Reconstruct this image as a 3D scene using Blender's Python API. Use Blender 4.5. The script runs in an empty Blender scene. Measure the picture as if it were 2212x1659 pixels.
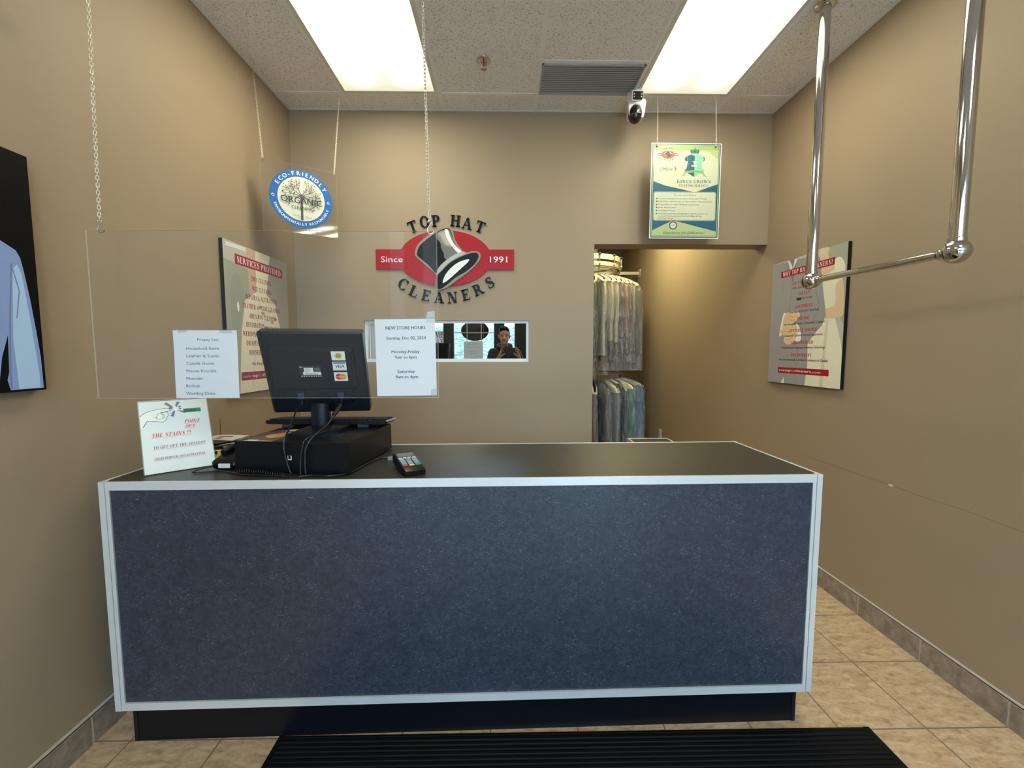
import bpy, math, random
from math import sin, cos, pi, radians
from mathutils import Matrix, Vector
S = bpy.context.scene
COL = S.collection
random.seed(7)

# ------------------------------------------------------------------ camera
F_PX, PITCH, YAW, ROLL, CAM_H = 906.8, -0.0769, 0.0161, -0.0009, 1.3619
cam = bpy.data.cameras.new('camera'); camo = bpy.data.objects.new('camera', cam); COL.objects.link(camo)
cam.sensor_fit = 'HORIZONTAL'; cam.sensor_width = 36.0; cam.lens = 36.0 * F_PX / 2212.0
cam.clip_start = 0.02; cam.clip_end = 200
fwd = Vector((sin(YAW)*cos(PITCH), cos(YAW)*cos(PITCH), sin(PITCH)))
rgt = Vector((cos(YAW), -sin(YAW), 0)); upv = rgt.cross(fwd)
r2 = rgt*cos(ROLL) + upv*sin(ROLL); u2 = -rgt*sin(ROLL) + upv*cos(ROLL)
camo.matrix_world = Matrix(((r2.x, u2.x, -fwd.x, 0), (r2.y, u2.y, -fwd.y, 0), (r2.z, u2.z, -fwd.z, CAM_H), (0, 0, 0, 1)))
S.camera = camo

# ------------------------------------------------------------------ view, world, light levels
S.view_settings.view_transform = 'Standard'; S.view_settings.look = 'None'
S.view_settings.exposure = 0.0; S.view_settings.gamma = 1.0; S.view_settings.use_curve_mapping = False
LAMP = 8.3            # radiance of the ceiling troffers
LAMP_COL = (1.0, 0.96, 0.73)
BACK_LAMP = 20.0       # back room troffer
BACK_COL = (1.0, 0.90, 0.50)
SKY = 18.0             # daylight outside the storefront
SKY_COL = (0.54, 0.76, 1.0)
W = bpy.data.worlds.new('world'); S.world = W; W.use_nodes = True
bg = W.node_tree.nodes['Background']; bg.inputs[0].default_value = (*SKY_COL, 1); bg.inputs[1].default_value = SKY
S.cycles.use_denoising = True
S.cycles.max_bounces = 10; S.cycles.transparent_max_bounces = 24; S.cycles.diffuse_bounces = 5; S.cycles.glossy_bounces = 5
S.cycles.sample_clamp_indirect = 6.0
S.cycles.caustics_reflective = False; S.cycles.caustics_refractive = False
# portals in the storefront openings let the daylight in efficiently
def portal(x0, x1, z0, z1):
    L = bpy.data.lights.new('portal', 'AREA'); L.shape = 'RECTANGLE'; L.size = x1-x0; L.size_y = z1-z0; L.cycles.is_portal = True
    o = bpy.data.objects.new('daylight_portal', L); COL.objects.link(o)
    o.location = ((x0+x1)/2, -2.30, (z0+z1)/2); o.rotation_euler = (radians(90), 0, 0)

# room numbers (metres; camera above the origin, +y into the room)
XL, XR, YB, CZ = -1.4473, 1.8328, 2.9708, 2.9813
YF = -2.2            # storefront
YE, HB = 6.75, 2.98  # end of the back room
GX, GY, TI = -1.0176, 2.7787, 0.61
TX, TY, TXO, TYO = 0.3157, 0.3262, 1.5228, 2.0482
DX0, DZ = 0.621, 2.106   # passage opening

# ------------------------------------------------------------------ node helpers
def new_mat(name):
    m = bpy.data.materials.new(name); m.use_nodes = True; nt = m.node_tree
    return m, nt, nt.nodes['Principled BSDF'], nt.nodes['Material Output']
def nd(nt, t, **kw):
    n = nt.nodes.new(t)
    for k, v in kw.items():
        if k.startswith('i_'): n.inputs[k[2:].replace('_', ' ')].default_value = v
        else: setattr(n, k, v)
    return n
def mixc(nt, fac, a, b):
    n = nt.nodes.new('ShaderNodeMix'); n.data_type = 'RGBA'
    for i, v in ((0, fac), (6, a), (7, b)):
        if hasattr(v, 'is_linked') or hasattr(v, 'links'): nt.links.new(v, n.inputs[i])
        else: n.inputs[i].default_value = v if i == 0 else (*v, 1)[:4]
    return n.outputs[2]
def ramp(nt, src, stops):
    n = nt.nodes.new('ShaderNodeValToRGB'); e = n.color_ramp.elements
    while len(e) < len(stops): e.new(0.5)
    for i, (p, c) in enumerate(stops):
        e[i].position = p; e[i].color = (c, c, c, 1) if isinstance(c, (int, float)) else (*c, 1)
    nt.links.new(src, n.inputs[0]); return n.outputs[0]
def coords(nt, scale=(1, 1, 1), rot=(0, 0, 0)):
    tc = nt.nodes.new('ShaderNodeTexCoord'); mp = nt.nodes.new('ShaderNodeMapping')
    mp.inputs['Scale'].default_value = scale; mp.inputs['Rotation'].default_value = rot
    nt.links.new(tc.outputs['Object'], mp.inputs[0]); return mp.outputs[0]
def noise(nt, vec, scale, detail=3, rough=0.5, dist=0.0):
    n = nd(nt, 'ShaderNodeTexNoise', i_Scale=scale, i_Detail=detail, i_Roughness=rough, i_Distortion=dist)
    nt.links.new(vec, n.inputs['Vector']); return n.outputs[0]
def bump(nt, h, bsdf, strength=0.2, dist=0.002):
    b = nd(nt, 'ShaderNodeBump', i_Strength=strength, i_Distance=dist); nt.links.new(h, b.inputs['Height'])
    nt.links.new(b.outputs[0], bsdf.inputs['Normal'])
def math_(nt, op, a, b=None, clamp=False):
    n = nt.nodes.new('ShaderNodeMath'); n.operation = op; n.use_clamp = clamp
    for i, v in ((0, a), (1, b)):
        if v is None: continue
        if isinstance(v, (int, float)): n.inputs[i].default_value = v
        else: nt.links.new(v, n.inputs[i])
    return n.outputs[0]
def srgb(r, g, b):
    f = lambda c: (c/255/12.92) if c/255 <= 0.04045 else ((c/255+0.055)/1.055)**2.4
    return (f(r), f(g), f(b))
CACHE = {}
def M(name, col, rough=0.5, metal=0.0, spec=0.5, coat=0.0, bumpy=0.0, bscale=400, var=0.0, vscale=6):
    """plain procedural material: slight tone variation and optional surface grain"""
    if name in CACHE: return CACHE[name]
    m, nt, b, o = new_mat(name)
    b.inputs['Base Color'].default_value = (*col, 1); b.inputs['Roughness'].default_value = rough
    b.inputs['Metallic'].default_value = metal; b.inputs['Specular IOR Level'].default_value = spec
    b.inputs['Coat Weight'].default_value = coat
    if var or bumpy:
        v = coords(nt)
        if var:
            n = noise(nt, v, vscale, 4)
            nt.links.new(mixc(nt, n, tuple(c*(1-var) for c in col), tuple(min(1, c*(1+var)) for c in col)), b.inputs['Base Color'])
        if bumpy: bump(nt, noise(nt, v, bscale, 2), b, bumpy)
    CACHE[name] = m; return m

# ------------------------------------------------------------------ materials
def wall_mat(name, base, marks=False):
    m, nt, b, o = new_mat(name); v = coords(nt)
    n = noise(nt, v, 1.1, 2, 0.4)
    c = mixc(nt, n, tuple(x*0.95 for x in base), tuple(x*1.05 for x in base))
    if marks:   # pale cart scuff line and chip along the right wall
        s = nt.nodes.new('ShaderNodeSeparateXYZ'); nt.links.new(v, s.inputs[0])
        w = noise(nt, v, 3.0, 2)
        zz = math_(nt, 'ADD', s.outputs[2], math_(nt, 'MULTIPLY', math_(nt, 'SUBTRACT', w, 0.5), 0.02))
        d = math_(nt, 'ABSOLUTE', math_(nt, 'SUBTRACT', zz, 0.725))
        line = math_(nt, 'LESS_THAN', d, 0.0022)
        yr = math_(nt, 'MULTIPLY', math_(nt, 'GREATER_THAN', s.outputs[1], 0.5), math_(nt, 'LESS_THAN', s.outputs[1], 2.5))
        c = mixc(nt, math_(nt, 'MULTIPLY', math_(nt, 'MULTIPLY', line, yr), 0.35), c, (0.12, 0.09, 0.06))
        dy = math_(nt, 'ABSOLUTE', math_(nt, 'SUBTRACT', s.outputs[1], 1.925))
        chip = math_(nt, 'LESS_THAN', math_(nt, 'ADD', math_(nt, 'MULTIPLY', dy, 0.35), d), 0.006)
        c = mixc(nt, chip, c, (0.75, 0.72, 0.66))
    else:       # faint round rub mark high on the left wall
        vd = nt.nodes.new('ShaderNodeVectorMath'); vd.operation = 'DISTANCE'; nt.links.new(v, vd.inputs[0]); vd.inputs[1].default_value = (XL, 1.31, 2.31)
        rub = math_(nt, 'MULTIPLY', math_(nt, 'SUBTRACT', 1.0, math_(nt, 'DIVIDE', vd.outputs['Value'], 0.055), True), 0.45)
        c = mixc(nt, rub, c, (0.20, 0.175, 0.13))
    nt.links.new(c, b.inputs['Base Color']); b.inputs['Roughness'].default_value = 0.55
    b.inputs['Specular IOR Level'].default_value = 0.3
    bump(nt, noise(nt, v, 260, 3, 0.6), b, 0.25, 0.0015)
    return m
WALLC = (0.370, 0.281, 0.190)
m_wall = wall_mat('tan_paint', WALLC)
m_wallr = wall_mat('tan_paint_scuffed', WALLC, True)

def floor_mat():
    m, nt, b, o = new_mat('beige_floor_tile'); v = coords(nt)
    s = nt.nodes.new('ShaderNodeSeparateXYZ'); nt.links.new(v, s.inputs[0])
    def line(src, off, t):
        f = math_(nt, 'FRACT', math_(nt, 'ADD', math_(nt, 'DIVIDE', math_(nt, 'SUBTRACT', src, off), t), 100.5))
        return math_(nt, 'LESS_THAN', math_(nt, 'ABSOLUTE', math_(nt, 'SUBTRACT', f, 0.5)), 0.0028/t)
    g = math_(nt, 'MAXIMUM', line(s.outputs[0], TXO, TX), line(s.outputs[1], TYO, TY))
    vs = coords(nt, (1, 2.6, 1), (0, 0, radians(40)))
    n1 = noise(nt, vs, 14, 6, 0.65, 0.6); n2 = noise(nt, v, 55, 4, 0.6)
    n = math_(nt, 'ADD', math_(nt, 'MULTIPLY', n1, 0.7), math_(nt, 'MULTIPLY', n2, 0.3))
    c = ramp(nt, n, [(0.34, (0.34, 0.215, 0.12)), (0.50, (0.54, 0.375, 0.225)), (0.64, (0.68, 0.51, 0.34))])
    c = mixc(nt, g, c, (0.20, 0.15, 0.105))
    nt.links.new(c, b.inputs['Base Color']); b.inputs['Roughness'].default_value = 0.38
    h = math_(nt, 'SUBTRACT', math_(nt, 'MULTIPLY', n, 0.25), g); bump(nt, h, b, 0.35, 0.002)
    return m
m_floor = floor_mat()
def base_tile_mat():
    m, nt, b, o = new_mat('taupe_skirting_tile'); v = coords(nt)
    n = noise(nt, v, 22, 6, 0.65, 0.5)
    nt.links.new(ramp(nt, n, [(0.33, (0.20, 0.155, 0.12)), (0.52, (0.31, 0.245, 0.19)), (0.68, (0.41, 0.335, 0.27))]), b.inputs['Base Color'])
    b.inputs['Roughness'].default_value = 0.4; bump(nt, n, b, 0.2); return m
m_base = base_tile_mat()
m_grout = M('pale_grout', (0.55, 0.48, 0.40), 0.8)

def ceil_mat():
    m, nt, b, o = new_mat('fissured_ceiling_tile'); v = coords(nt)
    a = noise(nt, v, 46, 2, 0.5, 2.2); c2 = noise(nt, v, 120, 2, 0.5, 1.0); r = noise(nt, v, 9, 2)
    worms = math_(nt, 'LESS_THAN', math_(nt, 'ABSOLUTE', math_(nt, 'SUBTRACT', a, 0.5)), 0.017)
    brk = math_(nt, 'GREATER_THAN', c2, 0.52); worms = math_(nt, 'MULTIPLY', worms, brk)
    vo = nd(nt, 'ShaderNodeTexVoronoi', i_Scale=75.0); nt.links.new(v, vo.inputs['Vector'])
    dots = math_(nt, 'LESS_THAN', vo.outputs['Distance'], 0.17)
    mk = math_(nt, 'MAXIMUM', worms, dots)
    col = mixc(nt, r, (0.84, 0.83, 0.82), (0.90, 0.89, 0.88))
    nt.links.new(mixc(nt, math_(nt, 'MULTIPLY', mk, 0.85), col, (0.24, 0.17, 0.12)), b.inputs['Base Color'])
    b.inputs['Roughness'].default_value = 0.9; b.inputs['Specular IOR Level'].default_value = 0.1
    bump(nt, math_(nt, 'SUBTRACT', math_(nt, 'MULTIPLY', noise(nt, v, 200, 3), 0.3), mk), b, 0.4, 0.002)
    return m
m_ceil = ceil_mat()
m_grid = M('ceiling_grid_paint', (0.86, 0.85, 0.84), 0.5)

def laminate(name, dark, mid, fleck, rough):
    m, nt, b, o = new_mat(name)
    v = coords(nt); v2 = coords(nt, (1, 1, 2.4), (0, radians(25), 0)); v3 = coords(nt, (1, 1, 2.2), (0, radians(-40), 0))
    n = noise(nt, v, 60, 5, 0.7)
    c = ramp(nt, n, [(0.35, dark), (0.65, mid)])
    f1 = math_(nt, 'GREATER_THAN', noise(nt, v2, 125, 2, 0.4, 1.6), 0.672)
    f2 = math_(nt, 'GREATER_THAN', noise(nt, v3, 150, 2, 0.4, 1.6), 0.682)
    patch = ramp(nt, noise(nt, v, 16, 3), [(0.38, 0.15), (0.6, 1.0)])
    f = math_(nt, 'MULTIPLY', math_(nt, 'MAXIMUM', f1, f2), patch)
    nt.links.new(mixc(nt, math_(nt, 'MULTIPLY', f, 0.6), c, fleck), b.inputs['Base Color'])
    b.inputs['Roughness'].default_value = rough; b.inputs['Specular IOR Level'].default_value = 0.5
    bump(nt, n, b, 0.06, 0.001); return m
m_front = laminate('charcoal_flecked_laminate', (0.019, 0.025, 0.039), (0.040, 0.049, 0.073), (0.30, 0.33, 0.38), 0.38)
m_top = laminate('charcoal_counter_top', (0.014, 0.014, 0.012), (0.028, 0.027, 0.023), (0.10, 0.10, 0.09), 0.40)
m_alu = M('satin_aluminium', (0.74, 0.75, 0.76), 0.36, 0.35, var=0.04, vscale=14)
m_black = M('black_plastic', (0.006, 0.006, 0.007), 0.32, spec=.3)
m_blackm = M('matt_black_plastic', (0.007, 0.008, 0.010), 0.5, spec=.25, bumpy=0.1, bscale=900)
m_kick = M('black_kick_board', (0.004, 0.005, 0.008), 0.35, spec=.25)
m_mat = M('black_rubber_mat', (0.004, 0.004, 0.0045), 0.6, spec=.15, bumpy=0.3, bscale=500)
m_steelb = M('black_painted_steel', (0.004, 0.005, 0.007), 0.28, spec=.28)
m_white = M('white_plastic', (0.78, 0.78, 0.76), 0.35)
m_paper = M('white_paper', (0.80, 0.80, 0.82), 0.8, spec=0.2)
m_chain = M('zinc_chain', (0.80, 0.76, 0.66), 0.28, 1.0)
m_chrome = M('polished_chrome', (0.62, 0.60, 0.58), 0.07, 1.0)
m_ink = M('dark_ink', (0.03, 0.03, 0.035), 0.7)
m_inkb = M('blue_black_ink', (0.07, 0.085, 0.13), 0.7)
m_red = M('red_vinyl', (0.40, 0.006, 0.014), 0.35, spec=.2)
m_redp = M('printed_red', (0.40, 0.018, 0.028), 0.35)
m_redt = M('printed_dark_red', (0.30, 0.03, 0.035), 0.45)
m_blackv = M('black_vinyl', (0.004, 0.004, 0.005), 0.32, spec=.15)
m_whv = M('white_vinyl', (0.85, 0.85, 0.83), 0.3)

def thin_clear(name, tint, refl, spec_rough=0.0, haze=0.0, hcol=(0.8, 0.8, 0.8)):
    m, nt, b, o = new_mat(name); nt.nodes.remove(b)
    tr = nd(nt, 'ShaderNodeBsdfTransparent'); tr.inputs[0].default_value = (*tint, 1)
    gl = nd(nt, 'ShaderNodeBsdfGlossy', i_Roughness=spec_rough)
    fr = nd(nt, 'ShaderNodeFresnel', i_IOR=1.49); mx = nt.nodes.new('ShaderNodeMixShader')
    nt.links.new(math_(nt, 'MULTIPLY', fr.outputs[0], refl, True), mx.inputs[0])
    nt.links.new(tr.outputs[0], mx.inputs[1]); nt.links.new(gl.outputs[0], mx.inputs[2])
    last = mx
    if haze:
        df = nd(nt, 'ShaderNodeBsdfDiffuse'); df.inputs[0].default_value = (*hcol, 1)
        m2 = nt.nodes.new('ShaderNodeMixShader'); m2.inputs[0].default_value = haze
        nt.links.new(mx.outputs[0], m2.inputs[1]); nt.links.new(df.outputs[0], m2.inputs[2]); last = m2
    nt.links.new(last.outputs[0], o.inputs[0]); return m
m_acry = thin_clear('clear_acrylic', (0.985, 0.985, 0.98), 0.04, 0.0, 0.014)
m_acry2 = thin_clear('glossy_acrylic', (0.985, 0.985, 0.98), 1.0, 0.0, 0.012)
m_acre = M('acrylic_edge', (0.50, 0.46, 0.36), 0.4, spec=.3)
m_glass = thin_clear('window_glass', (0.96, 0.985, 0.97), 1.0)
def bag_mat():
    m, nt, b, o = new_mat('garment_bag_film'); nt.nodes.remove(b); v = coords(nt, (1, 1, 0.45))
    tr = nd(nt, 'ShaderNodeBsdfTransparent'); tr.inputs[0].default_value = (0.93, 0.93, 0.92, 1)
    gl = nd(nt, 'ShaderNodeBsdfGlossy', i_Roughness=0.16); df = nd(nt, 'ShaderNodeBsdfDiffuse'); df.inputs[0].default_value = (0.75, 0.75, 0.74, 1)
    n = noise(nt, v, 26, 4, 0.6, 1.2)
    bp = nd(nt, 'ShaderNodeBump', i_Strength=1.0, i_Distance=0.02); nt.links.new(n, bp.inputs['Height'])
    nt.links.new(bp.outputs[0], gl.inputs['Normal'])
    st = ramp(nt, noise(nt, coords(nt, (1, 1, 0.25)), 38, 3, 0.6, 0.8), [(0.45, 0.03), (0.62, 0.30)])
    m1 = nt.nodes.new('ShaderNodeMixShader'); m1.inputs[0].default_value = 0.14
    m2 = nt.nodes.new('ShaderNodeMixShader')
    nt.links.new(tr.outputs[0], m1.inputs[1]); nt.links.new(gl.outputs[0], m1.inputs[2])
    nt.links.new(st, m2.inputs[0]); nt.links.new(m1.outputs[0], m2.inputs[1]); nt.links.new(df.outputs[0], m2.inputs[2])
    nt.links.new(m2.outputs[0], o.inputs[0]); return m
m_bag = bag_mat()
m_mirror = M('reflective_window_glass', (0.80, 0.86, 0.86), 0.0, 1.0)

def lamp_mat(name, col, strength, x0, x1, y0, y1):
    """prismatic lens over two fluorescent tubes: brighter under each tube, dimmer at the lens ends"""
    m, nt, b, o = new_mat(name); nt.nodes.remove(b); v = coords(nt)
    s = nt.nodes.new('ShaderNodeSeparateXYZ'); nt.links.new(v, s.inputs[0])
    w = x1-x0
    def tube(c):
        d = math_(nt, 'DIVIDE', math_(nt, 'SUBTRACT', s.outputs[0], x0+w*c), w*0.095)
        return math_(nt, 'POWER', 2.718, math_(nt, 'MULTIPLY', math_(nt, 'MULTIPLY', d, d), -1.0))
    t = math_(nt, 'ADD', tube(0.27), tube(0.73))
    e = math_(nt, 'MINIMUM', math_(nt, 'SUBTRACT', s.outputs[1], y0), math_(nt, 'SUBTRACT', y1, s.outputs[1]))
    e = math_(nt, 'DIVIDE', math_(nt, 'SUBTRACT', e, 0.03), 0.26, True); e3 = math_(nt, 'POWER', e, 2.6)
    k = math_(nt, 'ADD', math_(nt, 'MULTIPLY', t, e3), math_(nt, 'ADD', math_(nt, 'MULTIPLY', e, 0.014), 0.030))
    em = nd(nt, 'ShaderNodeEmission'); em.inputs[0].default_value = (*col, 1)
    nt.links.new(math_(nt, 'MULTIPLY', k, strength*3.5), em.inputs[1]); nt.links.new(em.outputs[0], o.inputs[0])
    return m

# ------------------------------------------------------------------ mesh builder
class MB:
    def __init__(s): s.v = []; s.f = []; s.m = []; s.mats = []; s.sm = []; s.T = Matrix.Identity(4)
    def mi(s, mat):
        if mat not in s.mats: s.mats.append(mat)
        return s.mats.index(mat)
    def add(s, vs, fs, mat, smooth=False):
        b = len(s.v); s.v += [tuple(s.T @ Vector(p)) for p in vs]; k = s.mi(mat)
        for f in fs: s.f.append([i+b for i in f]); s.m.append(k); s.sm.append(smooth)
        return s
    def box(s, x0, x1, y0, y1, z0, z1, mat):
        v = [(x, y, z) for z in (z0, z1) for y in (y0, y1) for x in (x0, x1)]
        return s.add(v, [(0, 2, 3, 1), (4, 5, 7, 6), (0, 1, 5, 4), (2, 6, 7, 3), (0, 4, 6, 2), (1, 3, 7, 5)], mat)
    def prism(s, pts, a, b, mat, axis='z', smooth=False):
        f = {'z': lambda p, t: (p[0], p[1], t), 'y': lambda p, t: (p[0], t, p[1]), 'x': lambda p, t: (t, p[0], p[1])}[axis]
        n = len(pts); v = [f(p, a) for p in pts] + [f(p, b) for p in pts]
        s.add(v, [list(range(n))[::-1], list(range(n, 2*n))], mat)
        return s.add(v, [(i, (i+1) % n, n+(i+1) % n, n+i) for i in range(n)], mat, smooth)
    def rbox(s, x0, x1, y0, y1, z0, z1, r, mat, n=4, axis='z'):
        if axis == 'z': pts = rrect(x0, y0, x1, y1, r, n); return s.prism(pts, z0, z1, mat, 'z', False)
        if axis == 'y': pts = rrect(x0, z0, x1, z1, r, n); return s.prism(pts, y0, y1, mat, 'y', False)
        pts = rrect(y0, z0, y1, z1, r, n); return s.prism(pts, x0, x1, mat, 'x', False)
    def tube(s, path, r, mat, seg=10, closed=False, cap=True):
        P = [Vector(p) for p in path]; n = len(P); R = r if isinstance(r, (list, tuple)) else [r]*n
        vs = []; prev = None
        for i in range(n):
            a = P[(i-1) % n] if (closed or i > 0) else P[i]; b = P[(i+1) % n] if (closed or i < n-1) else P[i]
            t = (b-a).normalized()
            if prev is None: u = t.orthogonal().normalized()
            else: u = (prev - t*prev.dot(t)); u = u.normalized() if u.length > 1e-6 else t.orthogonal().normalized()
            prev = u; w = t.cross(u)
            vs += [P[i] + (u*cos(2*pi*k/seg) + w*sin(2*pi*k/seg))*R[i] for k in range(seg)]
        fs = []
        for i in range(n if closed else n-1):
            j = (i+1) % n
            fs += [(i*seg+k, i*seg+(k+1) % seg, j*seg+(k+1) % seg, j*seg+k) for k in range(seg)]
        s.add(vs, fs, mat, True)
        if cap and not closed: s.add(vs, [list(range(seg))[::-1], [(n-1)*seg+k for k in range(seg)]], mat)
        return s
    def lathe(s, prof, mat, seg=28, c=(0, 0, 0), axis='z', smooth=True):
        vs = []; n = len(prof)
        for r, h in prof:
            for k in range(seg):
                a = 2*pi*k/seg; p = (r*cos(a), r*sin(a), h)
                if axis == 'y': p = (p[0], p[2], p[1])
                if axis == 'x': p = (p[2], p[0], p[1])
                vs.append((p[0]+c[0], p[1]+c[1], p[2]+c[2]))
        fs = [(i*seg+k, i*seg+(k+1) % seg, (i+1)*seg+(k+1) % seg, (i+1)*seg+k) for i in range(n-1) for k in range(seg)]
        s.add(vs, fs, mat, smooth); s.add(vs, [list(range(seg))[::-1], [(n-1)*seg+k for k in range(seg)]], mat)
        return s
    def ball(s, c, r, mat, seg=24, rings=14):
        rx, ry, rz = r if isinstance(r, (tuple, list)) else (r, r, r)
        vs = [(c[0]+rx*sin(pi*i/rings)*cos(2*pi*k/seg), c[1]+ry*sin(pi*i/rings)*sin(2*pi*k/seg), c[2]+rz*cos(pi*i/rings)) for i in range(rings+1) for k in range(seg)]
        fs = [(i*seg+k, (i+1)*seg+k, (i+1)*seg+(k+1) % seg, i*seg+(k+1) % seg) for i in range(rings) for k in range(seg)]
        return s.add(vs, fs, mat, True)
    def grid(s, fn, nu, nv, mat, smooth=True, closeu=False):
        vs = [fn(i/nu, j/nv) for j in range(nv+1) for i in range(nu+1)]
        w = nu+1
        return s.add(vs, [(j*w+i, j*w+i+1, (j+1)*w+i+1, (j+1)*w+i) for j in range(nv) for i in range(nu)], mat, smooth)
    def build(s, name, parent=None, origin=None):
        me = bpy.data.meshes.new(name)
        off = Vector(origin) if origin else Vector((0, 0, 0))
        me.from_pydata([tuple(Vector(p)-off) for p in s.v], [], s.f)
        for mt in s.mats: me.materials.append(mt)
        me.polygons.foreach_set('material_index', s.m); me.polygons.foreach_set('use_smooth', s.sm)
        me.update(); me.validate()
        o = bpy.data.objects.new(name, me); COL.objects.link(o); o.location = off
        if parent: o.parent = parent
        return o
def rrect(x0, y0, x1, y1, r, n=4):
    out = []
    for cx, cy, a0 in ((x1-r, y1-r, 0), (x0+r, y1-r, 90), (x0+r, y0+r, 180), (x1-r, y0+r, 270)):
        for k in range(n+1): a = radians(a0+90*k/n); out.append((cx+r*cos(a), cy+r*sin(a)))
    return out
def ell(cx, cy, rx, ry, n=40, a0=0, a1=360):
    full = abs(a1-a0) >= 360
    return [(cx+rx*cos(radians(a0+(a1-a0)*k/n)), cy+ry*sin(radians(a0+(a1-a0)*k/n))) for k in range(n if full else n+1)]
def smooth(pts, it=2):
    o = []; n = len(pts)
    for i in range(n):
        a_, b_, c_, d_ = pts[i-1], pts[i], pts[(i+1) % n], pts[(i+2) % n]
        for k in range(4):
            t_1 = k/4; f_ = lambda j: .5*(2*b_[j]+(c_[j]-a_[j])*t_1+(2*a_[j]-5*b_[j]+4*c_[j]-d_[j])*t_1**2+(3*b_[j]-a_[j]-3*c_[j]+d_[j])*t_1**3)
            o.append((f_(0), f_(1)))
    return o
def frame(origin, u, v):
    """4x4 matrix: local x->u, y->v, z->u x v"""
    u = Vector(u).normalized(); v = Vector(v).normalized(); n = u.cross(v)
    return Matrix(((u.x, v.x, n.x, origin[0]), (u.y, v.y, n.y, origin[1]), (u.z, v.z, n.z, origin[2]), (0, 0, 0, 1)))

def tag(o, label=None, cat=None, group=None, kind=None):
    if label: o['label'] = label
    if cat: o['category'] = cat
    if group: o['group'] = group
    if kind: o['kind'] = kind
    return o
def thing(name, label, cat, loc=(0, 0, 0), rotz=0.0, group=None):
    o = bpy.data.objects.new(name, None); o.empty_display_size = 0.05; COL.objects.link(o)
    o.location = loc; o.rotation_euler = (0, 0, rotz); return tag(o, label, cat, group)
def struct(mb, name): return tag(mb.build(name), kind='structure')
def part(mb, name, parent, label=None):
    """parts are modelled in world metres; keep them there under the parent"""
    o = mb.build(name); o.parent = parent
    pm = Matrix.LocRotScale(parent.location, parent.rotation_euler, parent.scale)
    q = parent.parent
    while q: pm = Matrix.LocRotScale(q.location, q.rotation_euler, q.scale) @ pm; q = q.parent
    inv = pm.inverted()
    o.data.transform(inv)
    if label: o['label'] = label
    return o

# ------------------------------------------------------------------ lettering
TXT = {}
def text_mesh(s, bold=0.0, shear=0.0, space=1.0):
    key = (s, bold, shear, space)
    if key in TXT: return TXT[key]
    cu = bpy.data.curves.new('t', 'FONT'); cu.body = s; cu.size = 1.0; cu.offset = bold; cu.shear = shear
    cu.space_character = space; cu.resolution_u = 2
    ob = bpy.data.objects.new('t', cu); me = bpy.data.meshes.new_from_object(ob)
    vs = [(v.co.x, v.co.y) for v in me.vertices]; fs = [list(p.vertices) for p in me.polygons]
    bpy.data.objects.remove(ob); bpy.data.meshes.remove(me); bpy.data.curves.remove(cu)
    TXT[key] = (vs, fs); return TXT[key]
T_, t_ = 0.21, 0.072
def vstroke(pts, ws):
    L = []; R = []; n = len(pts)
    for i in range(n):
        a = Vector(pts[max(i-1, 0)]); b = Vector(pts[min(i+1, n-1)]); d = (b-a).normalized(); nn = Vector((-d.y, d.x)); p = Vector(pts[i])
        L.append(tuple(p+nn*ws[i]/2)); R.append(tuple(p-nn*ws[i]/2))
    return [[L[i], L[i+1], R[i+1], R[i]] for i in range(n-1)]
def ring(cx, cy, rx, ry, a0=0, a1=360, T=T_, t=t_, n=22):
    out = []; pr = None
    for k in range(n+1):
        a = radians(a0+(a1-a0)*k/n); o = (cx+rx*cos(a), cy+ry*sin(a)); i = (cx+(rx-T)*cos(a), cy+(ry-t)*sin(a))
        if pr: out.append([pr[0], o, i, pr[1]])
        pr = (o, i)
    return out
def rect(x0, y0, x1, y1): return [(x0, y0), (x1, y0), (x1, y1), (x0, y1)]
def stem(x, w=T_, top=True, bot=True, s=0.08, y0=0, y1=1):
    o = [rect(x, y0, x+w, y1)]
    if top: o.append([(x-s, y1-t_), (x+w+s, y1-t_), (x+w+s, y1), (x-s, y1)])
    if bot: o.append([(x-s, y0), (x+w+s, y0), (x+w+s, y0+t_), (x-s, y0+t_)])
    return o
def diag(x0, y0, x1, y1, w): return [[(x0, y0), (x0+w, y0), (x1+w, y1), (x1, y1)]]
def arms(x0, x1, ys=(0, 1), up=0.26):
    o = []
    for y in ys:
        if y == 0: o += [rect(x0, 0, x1, t_), [(x1-0.06, 0), (x1, 0), (x1+0.03, up), (x1-0.01, up)]]
        else: o += [rect(x0, 1-t_, x1, 1), [(x1-0.06, 1), (x1-0.03, 1-up), (x1+0.01, 1-up), (x1, 1)]]
    return o
def bowl(x, y0, y1, rx): return ring(x, (y0+y1)/2, rx, (y1-y0)/2, -90, 90, T_*0.95, t_, 12)
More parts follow.
